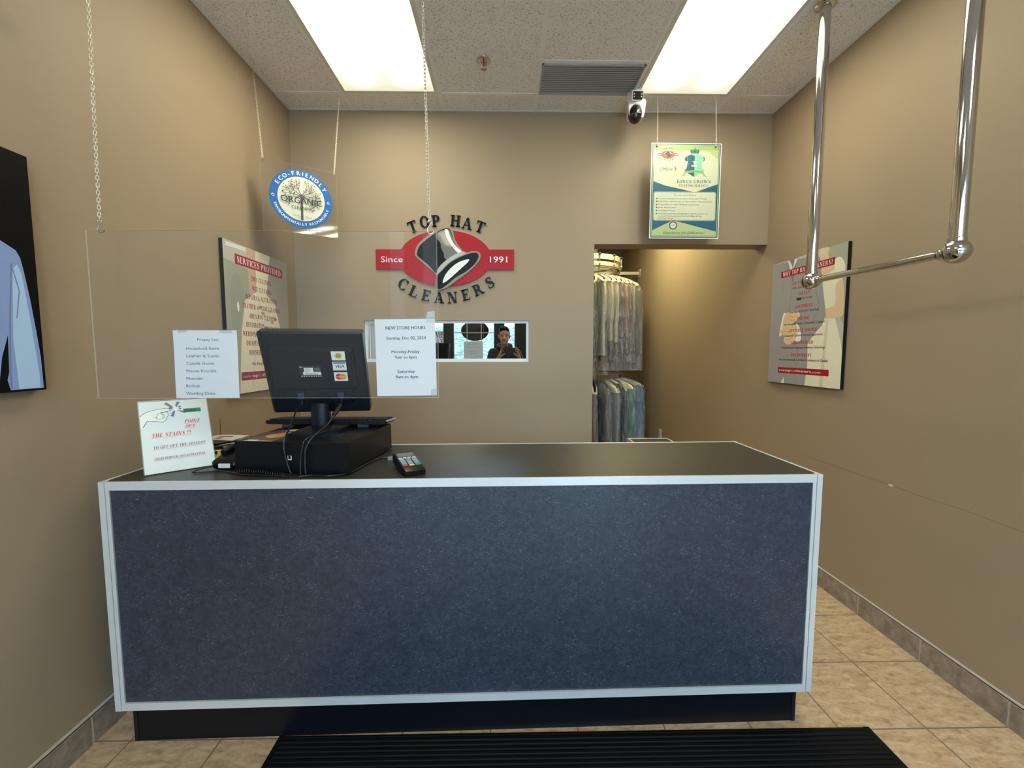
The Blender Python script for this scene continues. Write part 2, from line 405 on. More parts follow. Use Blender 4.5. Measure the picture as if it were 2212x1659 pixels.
def G(c):
    t = t_; T = T_
    if c == 'I': return stem(.08), .37
    if c == 'T': return stem(.29, top=False)+[rect(.0, 1-t, .79, 1), [(0, 1), (0, .72), (.035, .72), (.10, 1)], [(.79, 1), (.69, 1), (.755, .72), (.79, .72)]], .80
    if c == 'O': return ring(.42, .5, .42, .52), .86
    if c == 'Q': return ring(.42, .5, .42, .52)+diag(.62, -.22, .38, .1, .16), .86
    if c == 'P': return stem(.08)+[rect(.2, 1-t, .42, 1), rect(.2, .44, .42, .44+t)]+bowl(.40, .44, 1, .32), .76
    if c == 'R': return stem(.08)+[rect(.2, 1-t, .42, 1), rect(.2, .46, .42, .46+t)]+bowl(.40, .46, 1, .30)+diag(.68, 0, .36, .5, .2)+[rect(.64, 0, .94, t)], .92
    if c == 'B': return stem(.08)+[rect(.2, 1-t, .42, 1), rect(.2, .5, .45, .5+t), rect(.2, 0, .45, t)]+bowl(.38, .5, 1, .30)+bowl(.40, 0, .55, .36), .82
    if c == 'D': return stem(.08)+[rect(.2, 1-t, .42, 1), rect(.2, 0, .42, t)]+ring(.38, .5, .46, .5, -90, 90), .90
    if c == 'H': return stem(.08)+stem(.60)+[rect(.25, .5, .65, .5+t)], .92
    if c == 'A': return diag(.66, 0, .34, 1, .2)+diag(.09, 0, .38, 1, .065)+[rect(.2, .3, .7, .3+t), rect(0, 0, .27, t), rect(.56, 0, .95, t)], .95
    if c == 'C': return ring(.44, .5, .44, .52, 42, 318)+[[(.68, .98), (.74, 1.02), (.77, .66), (.73, .66)], [(.72, .2), (.79, .22), (.7, .0), (.66, .08)]], .82
    if c == 'G': return ring(.44, .5, .44, .52, 42, 318)+[[(.68, .98), (.74, 1.02), (.77, .66), (.73, .66)]]+[rect(.58, .02, .78, .42), rect(.5, .38, .88, .38+t)], .90
    if c == 'L': return stem(.08)+arms(.2, .70, (0,), .34), .74
    if c == 'E': return stem(.08)+arms(.2, .68)+[rect(.25, .5, .5, .5+t), rect(.48, .38, .52, .68)], .76
    if c == 'F': return stem(.08)+arms(.2, .66, (1,))+[rect(.25, .5, .5, .5+t), rect(.48, .38, .52, .68)], .72
    if c == 'N': return diag(.60, 0, .09, 1, .25)+[rect(.12, 0, .18, 1), rect(.74, 0, .80, 1), rect(0, 0, .3, t), rect(.62, 1-t, .93, 1), rect(0, 1-t, .2, 1)], .94
    if c == 'M': return diag(.42, 0, .10, 1, .24)+diag(.46, 0, .78, 1, .06)+[rect(.12, 0, .18, 1), rect(0, 0, .3, t), rect(0, 1-t, .2, 1)]+stem(.80), 1.12
    if c == 'S':
        import math as _m
        p = [(.60, .72), (.58, .86), (.46, .97), (.30, .97), (.16, .88), (.14, .74), (.24, .62), (.42, .50), (.56, .38), (.60, .24), (.50, .08), (.34, .03), (.18, .07), (.10, .20), (.08, .32)]
        w = [.03, .04, .06, .08, .14, .19, .21, .22, .21, .18, .12, .08, .06, .04, .03]
        return vstroke(p, w)+[[(.56, 1.0), (.61, 1.0), (.63, .68), (.59, .68)], [(.06, 0), (.11, 0), (.10, .34), (.06, .34)]], .70
    if c == 'U': return [rect(.08, .3, .08+T, 1), rect(.68, .3, .74, 1), rect(0, 1-t, .37, 1), rect(.58, 1-t, .86, 1)]+ring(.41, .32, .33, .34, 180, 360, .12, .09, 12), .88
    if c == 'V': return diag(.34, 0, .04, 1, .22)+diag(.42, 0, .72, 1, .06)+[rect(0, 1-t, .34, 1), rect(.6, 1-t, .9, 1)], .88
    if c == 'W': return diag(.26, 0, .04, 1, .2)+diag(.34, 0, .54, 1, .06)+diag(.72, 0, .46, 1, .2)+diag(.80, 0, 1.02, 1, .06)+[rect(0, 1-t, .3, 1), rect(.42, 1-t, .72, 1), rect(.92, 1-t, 1.16, 1)], 1.16
    if c == 'Y': return stem(.34, top=False, y1=.5)+diag(.34, .42, .04, 1, .21)+diag(.46, .45, .72, 1, .06)+[rect(0, 1-t, .34, 1), rect(.6, 1-t, .88, 1)], .86
    if c == 'K': return stem(.08)+diag(.26, .38, .66, 1, .06)+diag(.64, 0, .34, .58, .22)+[rect(.58, 0, .95, t), rect(.54, 1-t, .84, 1)], .92
    if c == 'X': return diag(.56, 0, .06, 1, .22)+diag(.06, 0, .66, 1, .06)+[rect(0, 0, .24, t), rect(.5, 0, .9, t), rect(0, 1-t, .36, 1), rect(.56, 1-t, .84, 1)], .88
    if c == 'Z': return diag(.02, 0, .50, 1, .24)+[rect(.04, 1-t, .74, 1), rect(.02, 0, .74, t)], .78
    if c == '&': return ring(.36, .27, .34, .28)+ring(.38, .77, .22, .24, 0, 360, .12, .05)+diag(.66, 0, .26, .62, .18), .88
    if c == '!': return [[(.06, .3), (.16, .3), (.22, 1), (.0, 1)]]+[rect(.04, 0, .18, .14)], .26
    if c == '?': return vstroke([(.08, .74), (.14, .92), (.32, .98), (.5, .88), (.5, .7), (.34, .52), (.29, .3)], [.08, .06, .06, .14, .2, .14, .05])+[rect(.22, 0, .38, .15)], .62
    if c == '-': return [rect(.04, .4, .34, .5)], .38
    if c == '(': return ring(.34, .4, .3, .68, 115, 245, .08, .03, 10), .3
    if c == ')': return ring(.0, .4, .3, .68, -65, 65, .08, .03, 10), .34
    return [], .36
class Art:
    """flat printed artwork collected in local u,v metres, stacked in thin layers"""
    def __init__(s, step=0.0003): s.it = []; s.step = step; s.q = 0; s.hold = False
    def nx(s):
        if not s.hold: s.q += 1
        return s.q
    def poly(s, pts, mat, ly=1): s.it.append(([(p[0], p[1]) for p in pts], [list(range(len(pts)))], mat, (ly, s.nx()))); return s
    def rect(s, x0, y0, x1, y1, mat, ly=1): return s.poly(rect(x0, y0, x1, y1), mat, ly)
    def stroke(s, pts, w, mat, ly=2):
        ws = w if isinstance(w, (list, tuple)) else [w]*len(pts)
        s.nx(); s.hold = True
        for q in vstroke(pts, ws): s.poly(q, mat, ly)
        s.hold = False; return s
    def ringp(s, cx, cy, rx, ry, w, mat, ly=2, n=44):
        s.nx(); s.hold = True
        for q in ring(cx, cy, rx, ry, 0, 360, w, w, n): s.poly(q, mat, ly)
        s.hold = False; return s
    def put(s, vs, fs, mat, ly, fn): s.it.append(([fn(p) for p in vs], fs, mat, (ly, s.nx())))
    def text(s, st, x, y, h, mat, w=None, align='l', bold=0.0, shear=0.0, ly=2, rot=0.0, space=1.0):
        """h = cap height in metres, w = forced width"""
        vs, fs = text_mesh(st, 0.0, shear, space)
        if not vs: return s
        k = h/0.70; xa = min(p[0] for p in vs); xb = max(p[0] for p in vs)
        kx = (w/(xb-xa)) if w else k
        ox = {'l': 0, 'c': -0.5*(xb-xa)*kx, 'r': -(xb-xa)*kx}[align]
        c_, s_ = cos(rot), sin(rot)
        for d in ((-.5, .5) if bold else (0,)):
            dx = d*bold*k*1.6
            def fn(p): a = (p[0]-xa)*kx+ox+dx; b = p[1]*k; return (x+a*c_-b*s_, y+a*s_+b*c_)
            s.put(vs, fs, mat, ly, fn)
        return s
    def serif(s, st, x, y, h, mat, w=None, align='l', shear=0.0, ly=2, rot=0.0, gap=0.10, sx=1.0, lig=1.0):
        polys = []; cx = 0
        for ch in st:
            ps, adv = G(ch)
            for q in ps: polys.append([(cx+p[0]+shear*p[1], p[1]) for p in q])
            cx += adv+gap
        cx -= gap; k = h; kx = (w/cx) if w else h*sx
        ox = {'l': 0, 'c': -0.5*cx*kx, 'r': -cx*kx}[align]; c_, s_ = cos(rot), sin(rot); lq = (ly, s.nx())
        for i_, q in enumerate(polys):
            s.it.append(([(x+(p[0]*kx+ox)*c_-p[1]*k*s_, y+(p[0]*kx+ox)*s_+p[1]*k*c_) for p in q], [list(range(len(q)))], mat, (lq[0], lq[1]+.01*(i_ % 5))))
        return s
    def arc(s, st, cx, cy, r, a_mid, h, mat, span, top=True, serif=True, ly=2, bold=0.0, sx=1.0):
        """letters along an arc; angles in degrees, span = total angle"""
        adv = [(G(c)[1]+0.12) if serif else 1.0*{' ': .6, 'I': .45, '-': .6, 'W': 1.2, 'M': 1.1}.get(c, 0.85) for c in st]
        tot = sum(adv); acc = 0
        for c, a in zip(st, adv):
            f = (acc+a/2)/tot-0.5; acc += a
            ang = radians(a_mid - f*span) if top else radians(a_mid + f*span)
            rr = r if top else r
            px, py = cx+rr*cos(ang), cy+rr*sin(ang); rot = ang-pi/2 if top else ang+pi/2
            px -= -sin(rot)*h/2*1.0; py -= cos(rot)*h/2
            if serif: s.serif(c, px, py, h, mat, align='c', rot=rot, ly=ly, sx=sx)
            else: s.text(c, px, py, h, mat, align='c', rot=rot, ly=ly, bold=bold)
        return s
    def into(s, mb, T, warp=None):
        old = mb.T; rk = {k: i for i, k in enumerate(sorted({(i_[3][0], int(i_[3][1])) for i_ in s.it}))}; dz = 2.2e-5 if len(rk) > 12 else 6e-5
        for vs, fs, mat, ly in s.it:
            z = .0001+dz*rk[(ly[0], int(ly[1]))]+(ly[1]-int(ly[1]))*4e-4
            if warp: v3 = [(p[0], p[1], z+warp(p[0], p[1])) for p in vs]
            else: v3 = [(p[0], p[1], z) for p in vs]
            mb.T = T; mb.add(v3, fs, mat)
        mb.T = old; return mb

# ================================================================== SETTING
b = MB(); b.box(XL-.1, XR+.1, YF-.12, YE+.1, -.06, 0, m_floor); struct(b, 'floor')
# left wall with a shallow corner-bead ridge
b = MB(); b.box(XL-.1, XL, YF-.12, YE, 0, CZ+.1, m_wall)
struct(b, 'wall_left')
b = MB(); b.box(XR, XR+.1, YF-.12, YE, 0, CZ+.1, m_wallr); struct(b, 'wall_right')
WX0, WX1, WZ0, WZ1 = -.985, .167, 1.290, 1.579
YB2 = YB+.145
b = MB()
b.box(XL, DX0, YB, YB2, 0, WZ0, m_wall); b.box(XL, DX0, YB, YB2, WZ1, DZ, m_wall)
b.box(XL, WX0, YB, YB2, WZ0, WZ1, m_wall); b.box(WX1, DX0, YB, YB2, WZ0, WZ1, m_wall)
b.box(XL, XR, YB, YB2, DZ, CZ+.1, m_wall); b.box(WX0, WX1, YB2-.03, YB2, WZ0, WZ1, m_wall)
struct(b, 'wall_back')
b = MB(); b.box(XL-.1, XR+.1, YE, YE+.1, 0, CZ+.1, m_wall); struct(b, 'wall_rear')
b = MB(); b.box(XL-.1, XR+.1, YF-.12, YE+.1, CZ, CZ+.08, m_ceil); struct(b, 'ceiling')
# ceiling T-bar grid and wall angles
b = MB(); h = .004; w = .012
bars = [GX+TI*k for k in range(5)]
for x in bars:
    b.box(x-w, x+w, YF, YB, CZ-h, CZ, m_grid)
ys = [GY-1.2192*k for k in range(5)]
for y in ys:
    xs = [XL]+bars+[XR]
    for i in range(len(xs)-1): b.box(xs[i]+w, xs[i+1]-w, y-w, y+w, CZ-h, CZ, m_grid)
b.box(bars[2]+w, bars[3]-w, GY-.3048-w, GY-.3048+w, CZ-h, CZ, m_grid)
b.box(XL, XL+.022, YF, YB, CZ-.003, CZ, m_grid); b.box(XR-.022, XR, YF, YB, CZ-.003, CZ, m_grid)
b.box(XL+.022, XR-.022, YB-.015, YB, CZ-.003, CZ, m_grid)
for y in (3.9, 5.12, 6.34): b.box(XL, XR, y-w, y+w, CZ-h, CZ, m_grid)
for x in (.3, .91, 1.52): b.box(x-w, x+w, YB2, YE, CZ-h, CZ, m_grid)
struct(b, 'trim_1')
# skirting tiles
def skirting(name, x0, x1, y_off, ya, yb):
    b = MB(); k0 = math.ceil((ya-y_off)/TY)-1; ts = [y_off+TY*k for k in range(k0, k0+60) if ya-TY < y_off+TY*k < yb]
    b.box(min(x0, x1), max(x0, x1), ya, yb, 0, .104, m_grout)
    s = .0015 if x0 < x1 and x0 < 0 else -.0015
    for y in ts:
        a, c = max(y+.004, ya), min(y+TY-.004, yb)
        if c > a: b.box(min(x0, x1+s), max(x0, x1+s), a, c, .001, .0985, m_base)
    b.box(min(x0, x1), max(x0, x1), ya, yb, .1, .1086, m_grout)
    return struct(b, name)
skirting('baseboard_left', XL, XL+.010, 1.385, YF, YB)
skirting('baseboard_right', XR, XR-.010, TYO, YF, YE)
b = MB(); b.box(XL+.01, DX0, YB-.01, YB, 0, .1, m_base); b.box(XL+.01, DX0, YB-.01, YB, .1, .1086, m_grout); struct(b, 'baseboard_back')

# reflective pass-through window in the back wall
m_wframe = M('white_window_frame', (0.78, 0.80, 0.84), 0.35)
b = MB(); f = .018; ym = YB+.030
b.box(WX0, WX1, ym-.012, ym+.02, WZ0, WZ0+f+.004, m_wframe); b.box(WX0, WX1, ym-.012, ym+.02, WZ1-f, WZ1, m_wframe)
b.box(WX0, WX0+f, ym-.012, ym+.02, WZ0+f+.004, WZ1-f, m_wframe); b.box(WX1-f, WX1, ym-.012, ym+.02, WZ0+f+.004, WZ1-f, m_wframe)
b.box(WX0+.03, WX0+.036, ym-.006, ym+.01, WZ0+f+.004, WZ1-f, m_grid)
win = struct(b, 'window_1')
b = MB(); b.box(WX0+.005, WX1-.005, ym, ym+.004, WZ0+.005, WZ1-.005, m_mirror); g = b.build('pane', win); g['label'] = 'one-way mirrored pane'
b = MB(); m_sash = M('grey_sash', (0.42, 0.46, 0.46), 0.4)
b.box(WX0+.042, WX0+.085, ym-.007, ym-.001, WZ0+f+.004, WZ1-f, m_sash); b.box(WX0+.087, WX0+.093, ym-.009, ym-.001, WZ0+f+.004, WZ1-f, m_ink)
b.build('sash_stile', win)

# ------------------------------------------------------------------ storefront behind the camera (seen in the mirrored window)
m_dark = M('dark_storefront_frame', (0.010, 0.011, 0.013), 0.4)
m_munt = M('white_muntin', (0.62, 0.68, 0.66), 0.4)
OP = [(-1.40, -1.19, .15, 2.90), (-1.0, -.21, .15, 2.90), (-.02, .19, .15, 2.90), (.44, 1.76, .05, 2.90)]
b = MB(); xs = XL; y0, y1 = YF-.10, YF
b.box(XL, XR, y0, y1, 2.90, CZ, m_wall)
for i, (xa, xb, za, zb) in enumerate(OP):
    b.box(xs, xa, y0, y1, 0, 2.90, m_dark if i else m_wall); b.box(xa, xb, y0, y1, 0, za, m_wall if i < 3 else m_dark)
    if zb < 2.90: b.box(xa, xb, y0, y1, zb, 2.90, m_dark)
    xs = xb
b.box(xs, XR, y0, y1, 0, 2.90, m_wall); struct(b, 'wall_front')
MUN = [((), (1.73, 1.30, .87, 2.16)), ((-.742, -.464), (.87, 1.30, 1.73, 2.16)), ((), (.72, 1.15, 1.587, 2.02)), ((.95, 1.35), (.72, 1.15, 1.587, 2.2))]
for i, (xa, xb, za, zb) in enumerate(OP):
    b = MB()
    for x in (xa, xb-.012): b.box(x, x+.012, y0+.02, y1-.01, za, zb, m_dark if i == 3 else m_munt)
    for z in (za, zb-.012): b.box(xa, xb, y0+.02, y1-.01, z, z+.012, m_dark if i == 3 else m_munt)
    for x in MUN[i][0]: b.box(x-.007, x+.007, y0+.035, y1-.03, za, zb, m_munt)
    for z in MUN[i][1]: b.box(xa, xb, y0+.036, y1-.031, z-.007, z+.007, m_munt)
    w_ = struct(b, 'window_%d' % (i+2) if i < 3 else 'door_1')
    b = MB(); b.box(xa, xb, y0+.045, y0+.049, za, zb, m_glass); b.build('pane', w_)
    if i == 3:
        b = MB(); b.tube([(.50, YF+.05, .9), (.50, YF+.05, 1.25)], .012, m_chrome)
        for z in (.93, 1.22): b.tube([(.50, YF+.05, z), (.50, YF-.03, z)], .008, m_chrome)
        b.build('door_handle', w_)
    portal(xa, xb, za, zb)
def ground_mat():
    m, nt, bb, o = new_mat('frosty_grass'); v = coords(nt)
    nt.links.new(ramp(nt, noise(nt, v, 7, 8, 0.75), [(0.42, (0.012, 0.022, 0.014)), (0.5, (0.055, 0.075, 0.06)), (0.58, (0.12, 0.145, 0.13))]), bb.inputs['Base Color'])
    bb.inputs['Roughness'].default_value = 0.95; return m
m_gr = ground_mat(); m_pave = M('pale_pavement', (0.66, 0.66, 0.65), 0.9, var=.10)
b = MB(); b.box(-9, 9, -7, YF-.12, -.14, -.02, m_pave); b.build('ground'); bpy.data.objects['ground']['kind'] = 'structure'
b = MB()
def bank(u, v):
    x = -12+24*u; y = -7-7*v; return (x, y, -.05+2.6*v**1.2+.10*sin(x*1.7+v*5)+.06*sin(x*4.1))
b.grid(bank, 40, 14, m_gr)
tag(b.build('grass_bank'), 'frost covered grass bank beyond the shop windows, seen in the mirrored pane', 'bank', kind='stuff')
# lettered sheet, oval decal and icon board on the shop window
m_sheet = M('white_window_vinyl', (0.72, 0.74, 0.74), 0.6)
def backlit():
    m, nt, bb, o = new_mat('backlit_window_sheet'); bb.inputs['Base Color'].default_value = (.75, .76, .76, 1)
    tl = nd(nt, 'ShaderNodeBsdfTranslucent'); tl.inputs[0].default_value = (.6, .62, .62, 1); mx = nt.nodes.new('ShaderNodeMixShader'); mx.inputs[0].default_value = .6
    nt.links.new(bb.outputs[0], mx.inputs[1]); nt.links.new(tl.outputs[0], mx.inputs[2]); nt.links.new(mx.outputs[0], o.inputs[0]); return m
m_backlit = backlit()
def wart(name, a, origin, label, cat, base=None):
    mb = MB()
    if base:
        x0_, x1_, z0_, z1_, mt = base; mb.box(x0_, x1_, YF-.028, YF-.0255, z0_, z1_, mt)
    a.into(mb, frame((0, YF-.0255, 0), (-1, 0, 0), (0, 0, 1)))
    return tag(mb.build(name, origin=origin), label, cat)
a = Art()      # authored with u = -x so that it faces the room
def flipx(a):
    for i, (vs, fs, mt, ly) in enumerate(a.it): a.it[i] = ([(-p[0], p[1]) for p in vs], fs, mt, ly)
    return a
a.serif('SAME', -1.20, 1.635, .105, m_redp, align='r', sx=.75); a.serif('DAY', -1.20, 1.508, .105, m_redp, align='r', sx=.75)
wart('window_lettering_sheet', flipx(a), (-1.29, YF, 1.46), 'white sheet with SAME DAY in red letters on the shop window, seen in the mirror', 'sign', (-1.40, -1.19, 1.502, 1.765, m_backlit))
a = Art(); a.poly(ell(-.59, 1.77, .27, .20, 40), m_blackv, 1)
mb = MB(); mb.prism(ell(-.59, 1.77, .27, .20, 40), YF-.060, YF-.058, m_blackv, 'y')
tag(mb.build('oval_window_decal', origin=(-.59, YF, 1.57)), 'black oval decal on the shop window glass, seen in the mirror', 'decal')
a = Art(); m_ib = M('icon_blue', (0.02, 0.035, 0.07), .5); m_ir = M('icon_red', (0.30, 0.02, 0.025), .5)
for i, (cx, cz) in enumerate([(-1.275, 1.415), (-1.135, 1.415), (-1.275, 1.265), (-1.135, 1.265)]):
    a.poly(rrect(cx-.06, cz-.06, cx+.06, cz+.06, .02), (m_ir, m_ib, m_ib, m_ir)[i], 1)
    if i == 1: a.poly([(cx-.045, cz+.02), (cx-.02, cz+.04), (cx, cz+.03), (cx+.02, cz+.04), (cx+.045, cz+.02), (cx+.035, cz), (cx+.022, cz+.01), (cx+.022, cz-.04), (cx-.022, cz-.04), (cx-.022, cz+.01), (cx-.035, cz)], m_sheet, 2)
    elif i == 0: a.poly(ell(cx, cz+.035, .01, .01, 10), m_sheet, 2).poly([(cx-.02, cz+.02), (cx+.02, cz+.02), (cx+.015, cz-.045), (cx-.012, cz-.045)], m_sheet, 2)
    else: a.rect(cx-.03, cz-.01, cx+.03, cz+.02, m_sheet, 2)
wart('icon_board', flipx(a), (-1.20, YF, 1.18), 'dark board of red and blue garment icons on the shop window, seen in the mirror', 'sign', (-1.36, -1.03, 1.18, 1.50, m_dark))

# ================================================================== CEILING FIXTURES
def troffer(x0, y0, y1, mat, label, grp=None):
    x1 = x0+TI; t = thing('ceiling_light', label, 'light', (x0+TI/2, (y0+y1)/2, CZ), group=grp)
    b = MB(); f = .022; z0, z1 = CZ-.010, CZ-.0005
    b.box(x0+.012, x1-.012, y0+.012, y0+.012+f, z0, z1, m_lf); b.box(x0+.012, x1-.012, y1-.012-f, y1-.012, z0, z1, m_lf)
    b.box(x0+.012, x0+.012+f*.8, y0+.012+f, y1-.012-f, z0, z1, m_lf); b.box(x1-.012-f*.8, x1-.012, y0+.012+f, y1-.012-f, z0, z1, m_lf)
    part(b, 'frame', t)
    b = MB(); b.box(x0+.0297, x1-.0297, y0+.034, y1-.034, CZ-.008, CZ-.002, mat); part(b, 'diffuser', t)
m_lf = M('troffer_frame', (0.70, 0.69, 0.62), 0.4)
L1x, L2x = bars[0], bars[3]; ya, yb = GY-1.2192, GY
troffer(L1x, ya, yb, lamp_mat('lamp_lens_a', LAMP_COL, LAMP, -TI/2, TI/2, -.6096, .6096), 'lit fluorescent ceiling panel above the left of the counter, left of the sprinkler', 'light')
troffer(L2x, ya, yb, lamp_mat('lamp_lens_b', LAMP_COL, LAMP, -TI/2, TI/2, -.6096, .6096), 'lit fluorescent ceiling panel on the right, above the hanging green poster', 'light')
yc, yd = GY-3*1.2192, GY-2*1.2192
troffer(L1x, yc, yd, lamp_mat('lamp_lens_c', LAMP_COL, LAMP, -TI/2, TI/2, -.6096, .6096), 'lit ceiling panel overhead behind the viewer, on the left', 'light')
troffer(L2x, yc, yd, lamp_mat('lamp_lens_d', LAMP_COL, LAMP, -TI/2, TI/2, -.6096, .6096), 'lit ceiling panel overhead behind the viewer, on the right', 'light')
troffer(.91, 3.92, 5.10, lamp_mat('lamp_lens_e', BACK_COL, BACK_LAMP, -TI/2, TI/2, -.59, .59), 'lit ceiling panel in the back room above the garment conveyor', 'light')
# return-air grille
x0, x1, y0, y1 = bars[2]+w, bars[3]-w, GY-.3048+w, GY-w
t = thing('ceiling_vent', 'grey slatted return air grille in the ceiling between the light panels', 'vent', ((x0+x1)/2, (y0+y1)/2, CZ))
m_vent = M('grey_vent_paint', (0.42, 0.42, 0.42), 0.45); m_vd = M('vent_shadow_gap', (0.02, 0.02, 0.02), 0.8)
b = MB(); b.box(x0, x1, y0, y1, CZ-.001, CZ-.0003, m_vd); part(b, 'backing', t)
b = MB(); b.box(x0, x0+.008, y0, y1, CZ-.012, CZ-.001, m_vent); b.box(x1-.008, x1, y0, y1, CZ-.012, CZ-.001, m_vent); b.box(x0, x1, y0, y0+.008, CZ-.012, CZ-.001, m_vent); b.box(x0, x1, y1-.008, y1, CZ-.012, CZ-.001, m_vent); part(b, 'frame', t)
b = MB(); n = 15
for k in range(n):
    yy = y0+.012+(y1-y0-.024)*(k+.5)/n
    b.box(x0+.008, x1-.008, yy-.0052, yy+.0052, CZ-.0055, CZ-.0040, m_vent)
part(b, 'slats', t)
# sprinkler
sx, sy = -.116, 2.473
t = thing('sprinkler_head', 'small metal fire sprinkler head in a ceiling tile', 'sprinkler', (sx, sy, CZ))
b = MB(); b.lathe([(.001, CZ), (.040, CZ-.0005), (.040, CZ-.003), (.030, CZ-.008), (.018, CZ-.010), (.016, CZ-.004)], m_chrome, c=(sx, sy, 0)); part(b, 'escutcheon', t)
b = MB()
for s in (-1, 1): b.tube([(sx+s*.012, sy, CZ-.008), (sx+s*.017, sy, CZ-.022), (sx+s*.006, sy, CZ-.040), (sx, sy, CZ-.044)], .003, m_chrome, 8)
b.tube([(sx, sy, CZ-.006), (sx, sy, CZ-.042)], .0035, m_redp, 8); part(b, 'frame_arm', t)
b = MB(); b.lathe([(.001, CZ-.044), (.015, CZ-.045), (.016, CZ-.047), (.001, CZ-.048)], m_chrome, 20, c=(sx, sy, 0)); part(b, 'deflector', t)

# security camera
cx, cy = .822, 2.742
t = thing('security_camera', 'white ceiling security camera with a black domed lens and a tilted face', 'camera', (cx, cy, CZ))
m_camw = M('glossy_white_plastic', (0.80, 0.80, 0.78), 0.25); m_camb = M('glossy_black_plastic', (0.010, 0.010, 0.010), 0.12, coat=.5)
b = MB(); b.lathe([(.001, CZ-.0045), (.045, CZ-.0045), (.045, CZ-.014), (.030, CZ-.024), (.001, CZ-.024)], m_camw, c=(cx, cy, 0)); part(b, 'mount', t)
b = MB(); R0 = Matrix.Translation((cx-.014, cy-.030, CZ-.046)) @ Matrix.Rotation(radians(-8), 4, 'Y') @ Matrix.Rotation(radians(14), 4, 'Z') @ Matrix.Rotation(radians(20), 4, 'X')
b.T = R0; b.rbox(-.038, .038, -.026, .034, -.026, .026, .006, m_camw, axis='y'); head = part(b, 'head', t)
b = MB(); b.T = R0; b.rbox(-.034, .034, -.029, -.0262, -.022, .022, .004, m_camb, axis='y')
for x_ in (-.026, .026):
    for z_ in (-.007, .007): b.T = R0; b.lathe([(.001, -.0305), (.0035, -.0302), (.0038, -.029)], m_sheet, 12, c=(x_, 0, z_), axis='y')
o = b.build('lens_panel'); o.parent = head; o.data.transform(Matrix.Translation(t.location).inverted())
b = MB()
def yoke(u, v):
    a_ = 2*pi*u; zz = CZ-.070-.125*v; r_ = .046*(1-max(0, v-.55)**2*1.6)
    return (cx+r_*cos(a_)*(1.0 if v < .3 else 1.0), cy+.010+.040*sin(a_)*(1-.3*v), zz)
b.prism(smooth([(cx-.044, CZ-.058), (cx-.051, CZ-.10), (cx-.047, CZ-.150), (cx-.036, CZ-.165), (cx-.034, CZ-.115), (cx-.020, CZ-.086), (cx+.012, CZ-.082), (cx+.024, CZ-.11), (cx+.028, CZ-.158), (cx+.042, CZ-.160), (cx+.052, CZ-.11), (cx+.048, CZ-.055)]), cy-.022, cy+.030, m_camw, 'y', True)
b.ball((cx, cy+.004, CZ-.075), (.047, .036, .028), m_camw)
part(b, 'yoke', t)
b = MB(); b.ball((cx-.006, cy-.006, CZ-.140), (.043, .046, .056), m_camb, 32, 20); part(b, 'lens_dome', t)
b = MB(); b.tube([(cx+.03, cy+.012, CZ-.03), (cx+.038, cy+.030, CZ-.012), (cx+.030, GY+.004, CZ-.005)], .0025, m_ink, 8); part(b, 'cable', t)

# ================================================================== WALL LOGO (raised letters and emblem)
t = thing('wall_logo', 'raised TOP HAT CLEANERS logo with red oval and tilted black hat on back wall', 'sign', (-.405, YB, 2.0))
TL = frame((0, YB, 0), (1, 0, 0), (0, 0, 1))     # u=x, v=z, normal -y
Z0 = .0005
def plate(name, pts, z0, z1, mat, art=None, label=None):
    b = MB(); b.T = TL; b.prism(pts, z0, z1, mat, 'z'); b.T = Matrix.Identity(4)
    if art: art.into(b, frame((0, YB-z1, 0), (1, 0, 0), (0, 0, 1)))
    return part(b, name, t, label)
ex, ez, erx, erz = -.412, 2.004, .318, .189
yb0, yb1 = 1.927, 2.064
aR = math.degrees(math.asin((yb1-ez)/erz)); aR2 = math.degrees(math.asin((ez-yb0)/erz))
pts = [(.062, yb0), (.062, yb1)] + ell(ex, ez, erx, erz, 40, aR, 180-aR) + [(-.889, yb1), (-.889, yb0)] + ell(ex, ez, erx, erz, 40, 180+aR2, 360-aR2)
a = Art()
a.text('Since', -.853, 1.977, .040, m_whv, w=.148, bold=.006); a.text('1991', -.104, 1.977, .041, m_whv, w=.119, bold=.006)
plate('emblem', pts, .001, .012, m_red, a, 'red oval with side banner')
outer = [(-.619, 2.042), (-.601, 2.091), (-.555, 2.135), (-.495, 2.179), (-.43, 2.207), (-.381, 2.213), (-.356, 2.186), (-.344, 2.135), (-.314, 2.082), (-.271, 2.044), (-.213, 2.053), (-.175, 2.042), (-.168, 2.009), (-.194, 1.965), (-.254, 1.909), (-.315, 1.866), (-.385, 1.816), (-.434, 1.79), (-.474, 1.796), (-.481, 1.841), (-.476, 1.89), (-.533, 1.944), (-.587, 1.99), (-.612, 2.013)]
m_hatg = M('hat_grey_green', (0.10, 0.10, 0.075), .25, coat=.3); m_hatl = M('hat_pale_grey', (0.42, 0.43, 0.40), .3); m_hato = M('hat_outline_beige', (0.27, 0.225, 0.165), .4)
a = Art()
a.poly(smooth([(-.603, 2.042), (-.586, 2.084), (-.54, 2.127), (-.485, 2.166), (-.428, 2.197), (-.385, 2.203), (-.366, 2.176), (-.354, 2.128), (-.326, 2.077), (-.281, 2.036), (-.343, 2.02), (-.403, 1.984), (-.454, 1.935), (-.472, 1.9), (-.528, 1.957), (-.577, 1.998), (-.6, 2.018)], 1), m_blackv, 1)
a.poly(smooth([(-.475, 2.165), (-.428, 2.19), (-.387, 2.197), (-.369, 2.172), (-.356, 2.128), (-.328, 2.077), (-.288, 2.038), (-.343, 2.022), (-.393, 1.994), (-.418, 2.008), (-.421, 2.038), (-.437, 2.067), (-.443, 2.106), (-.466, 2.135)], 1), m_hatg, 2)
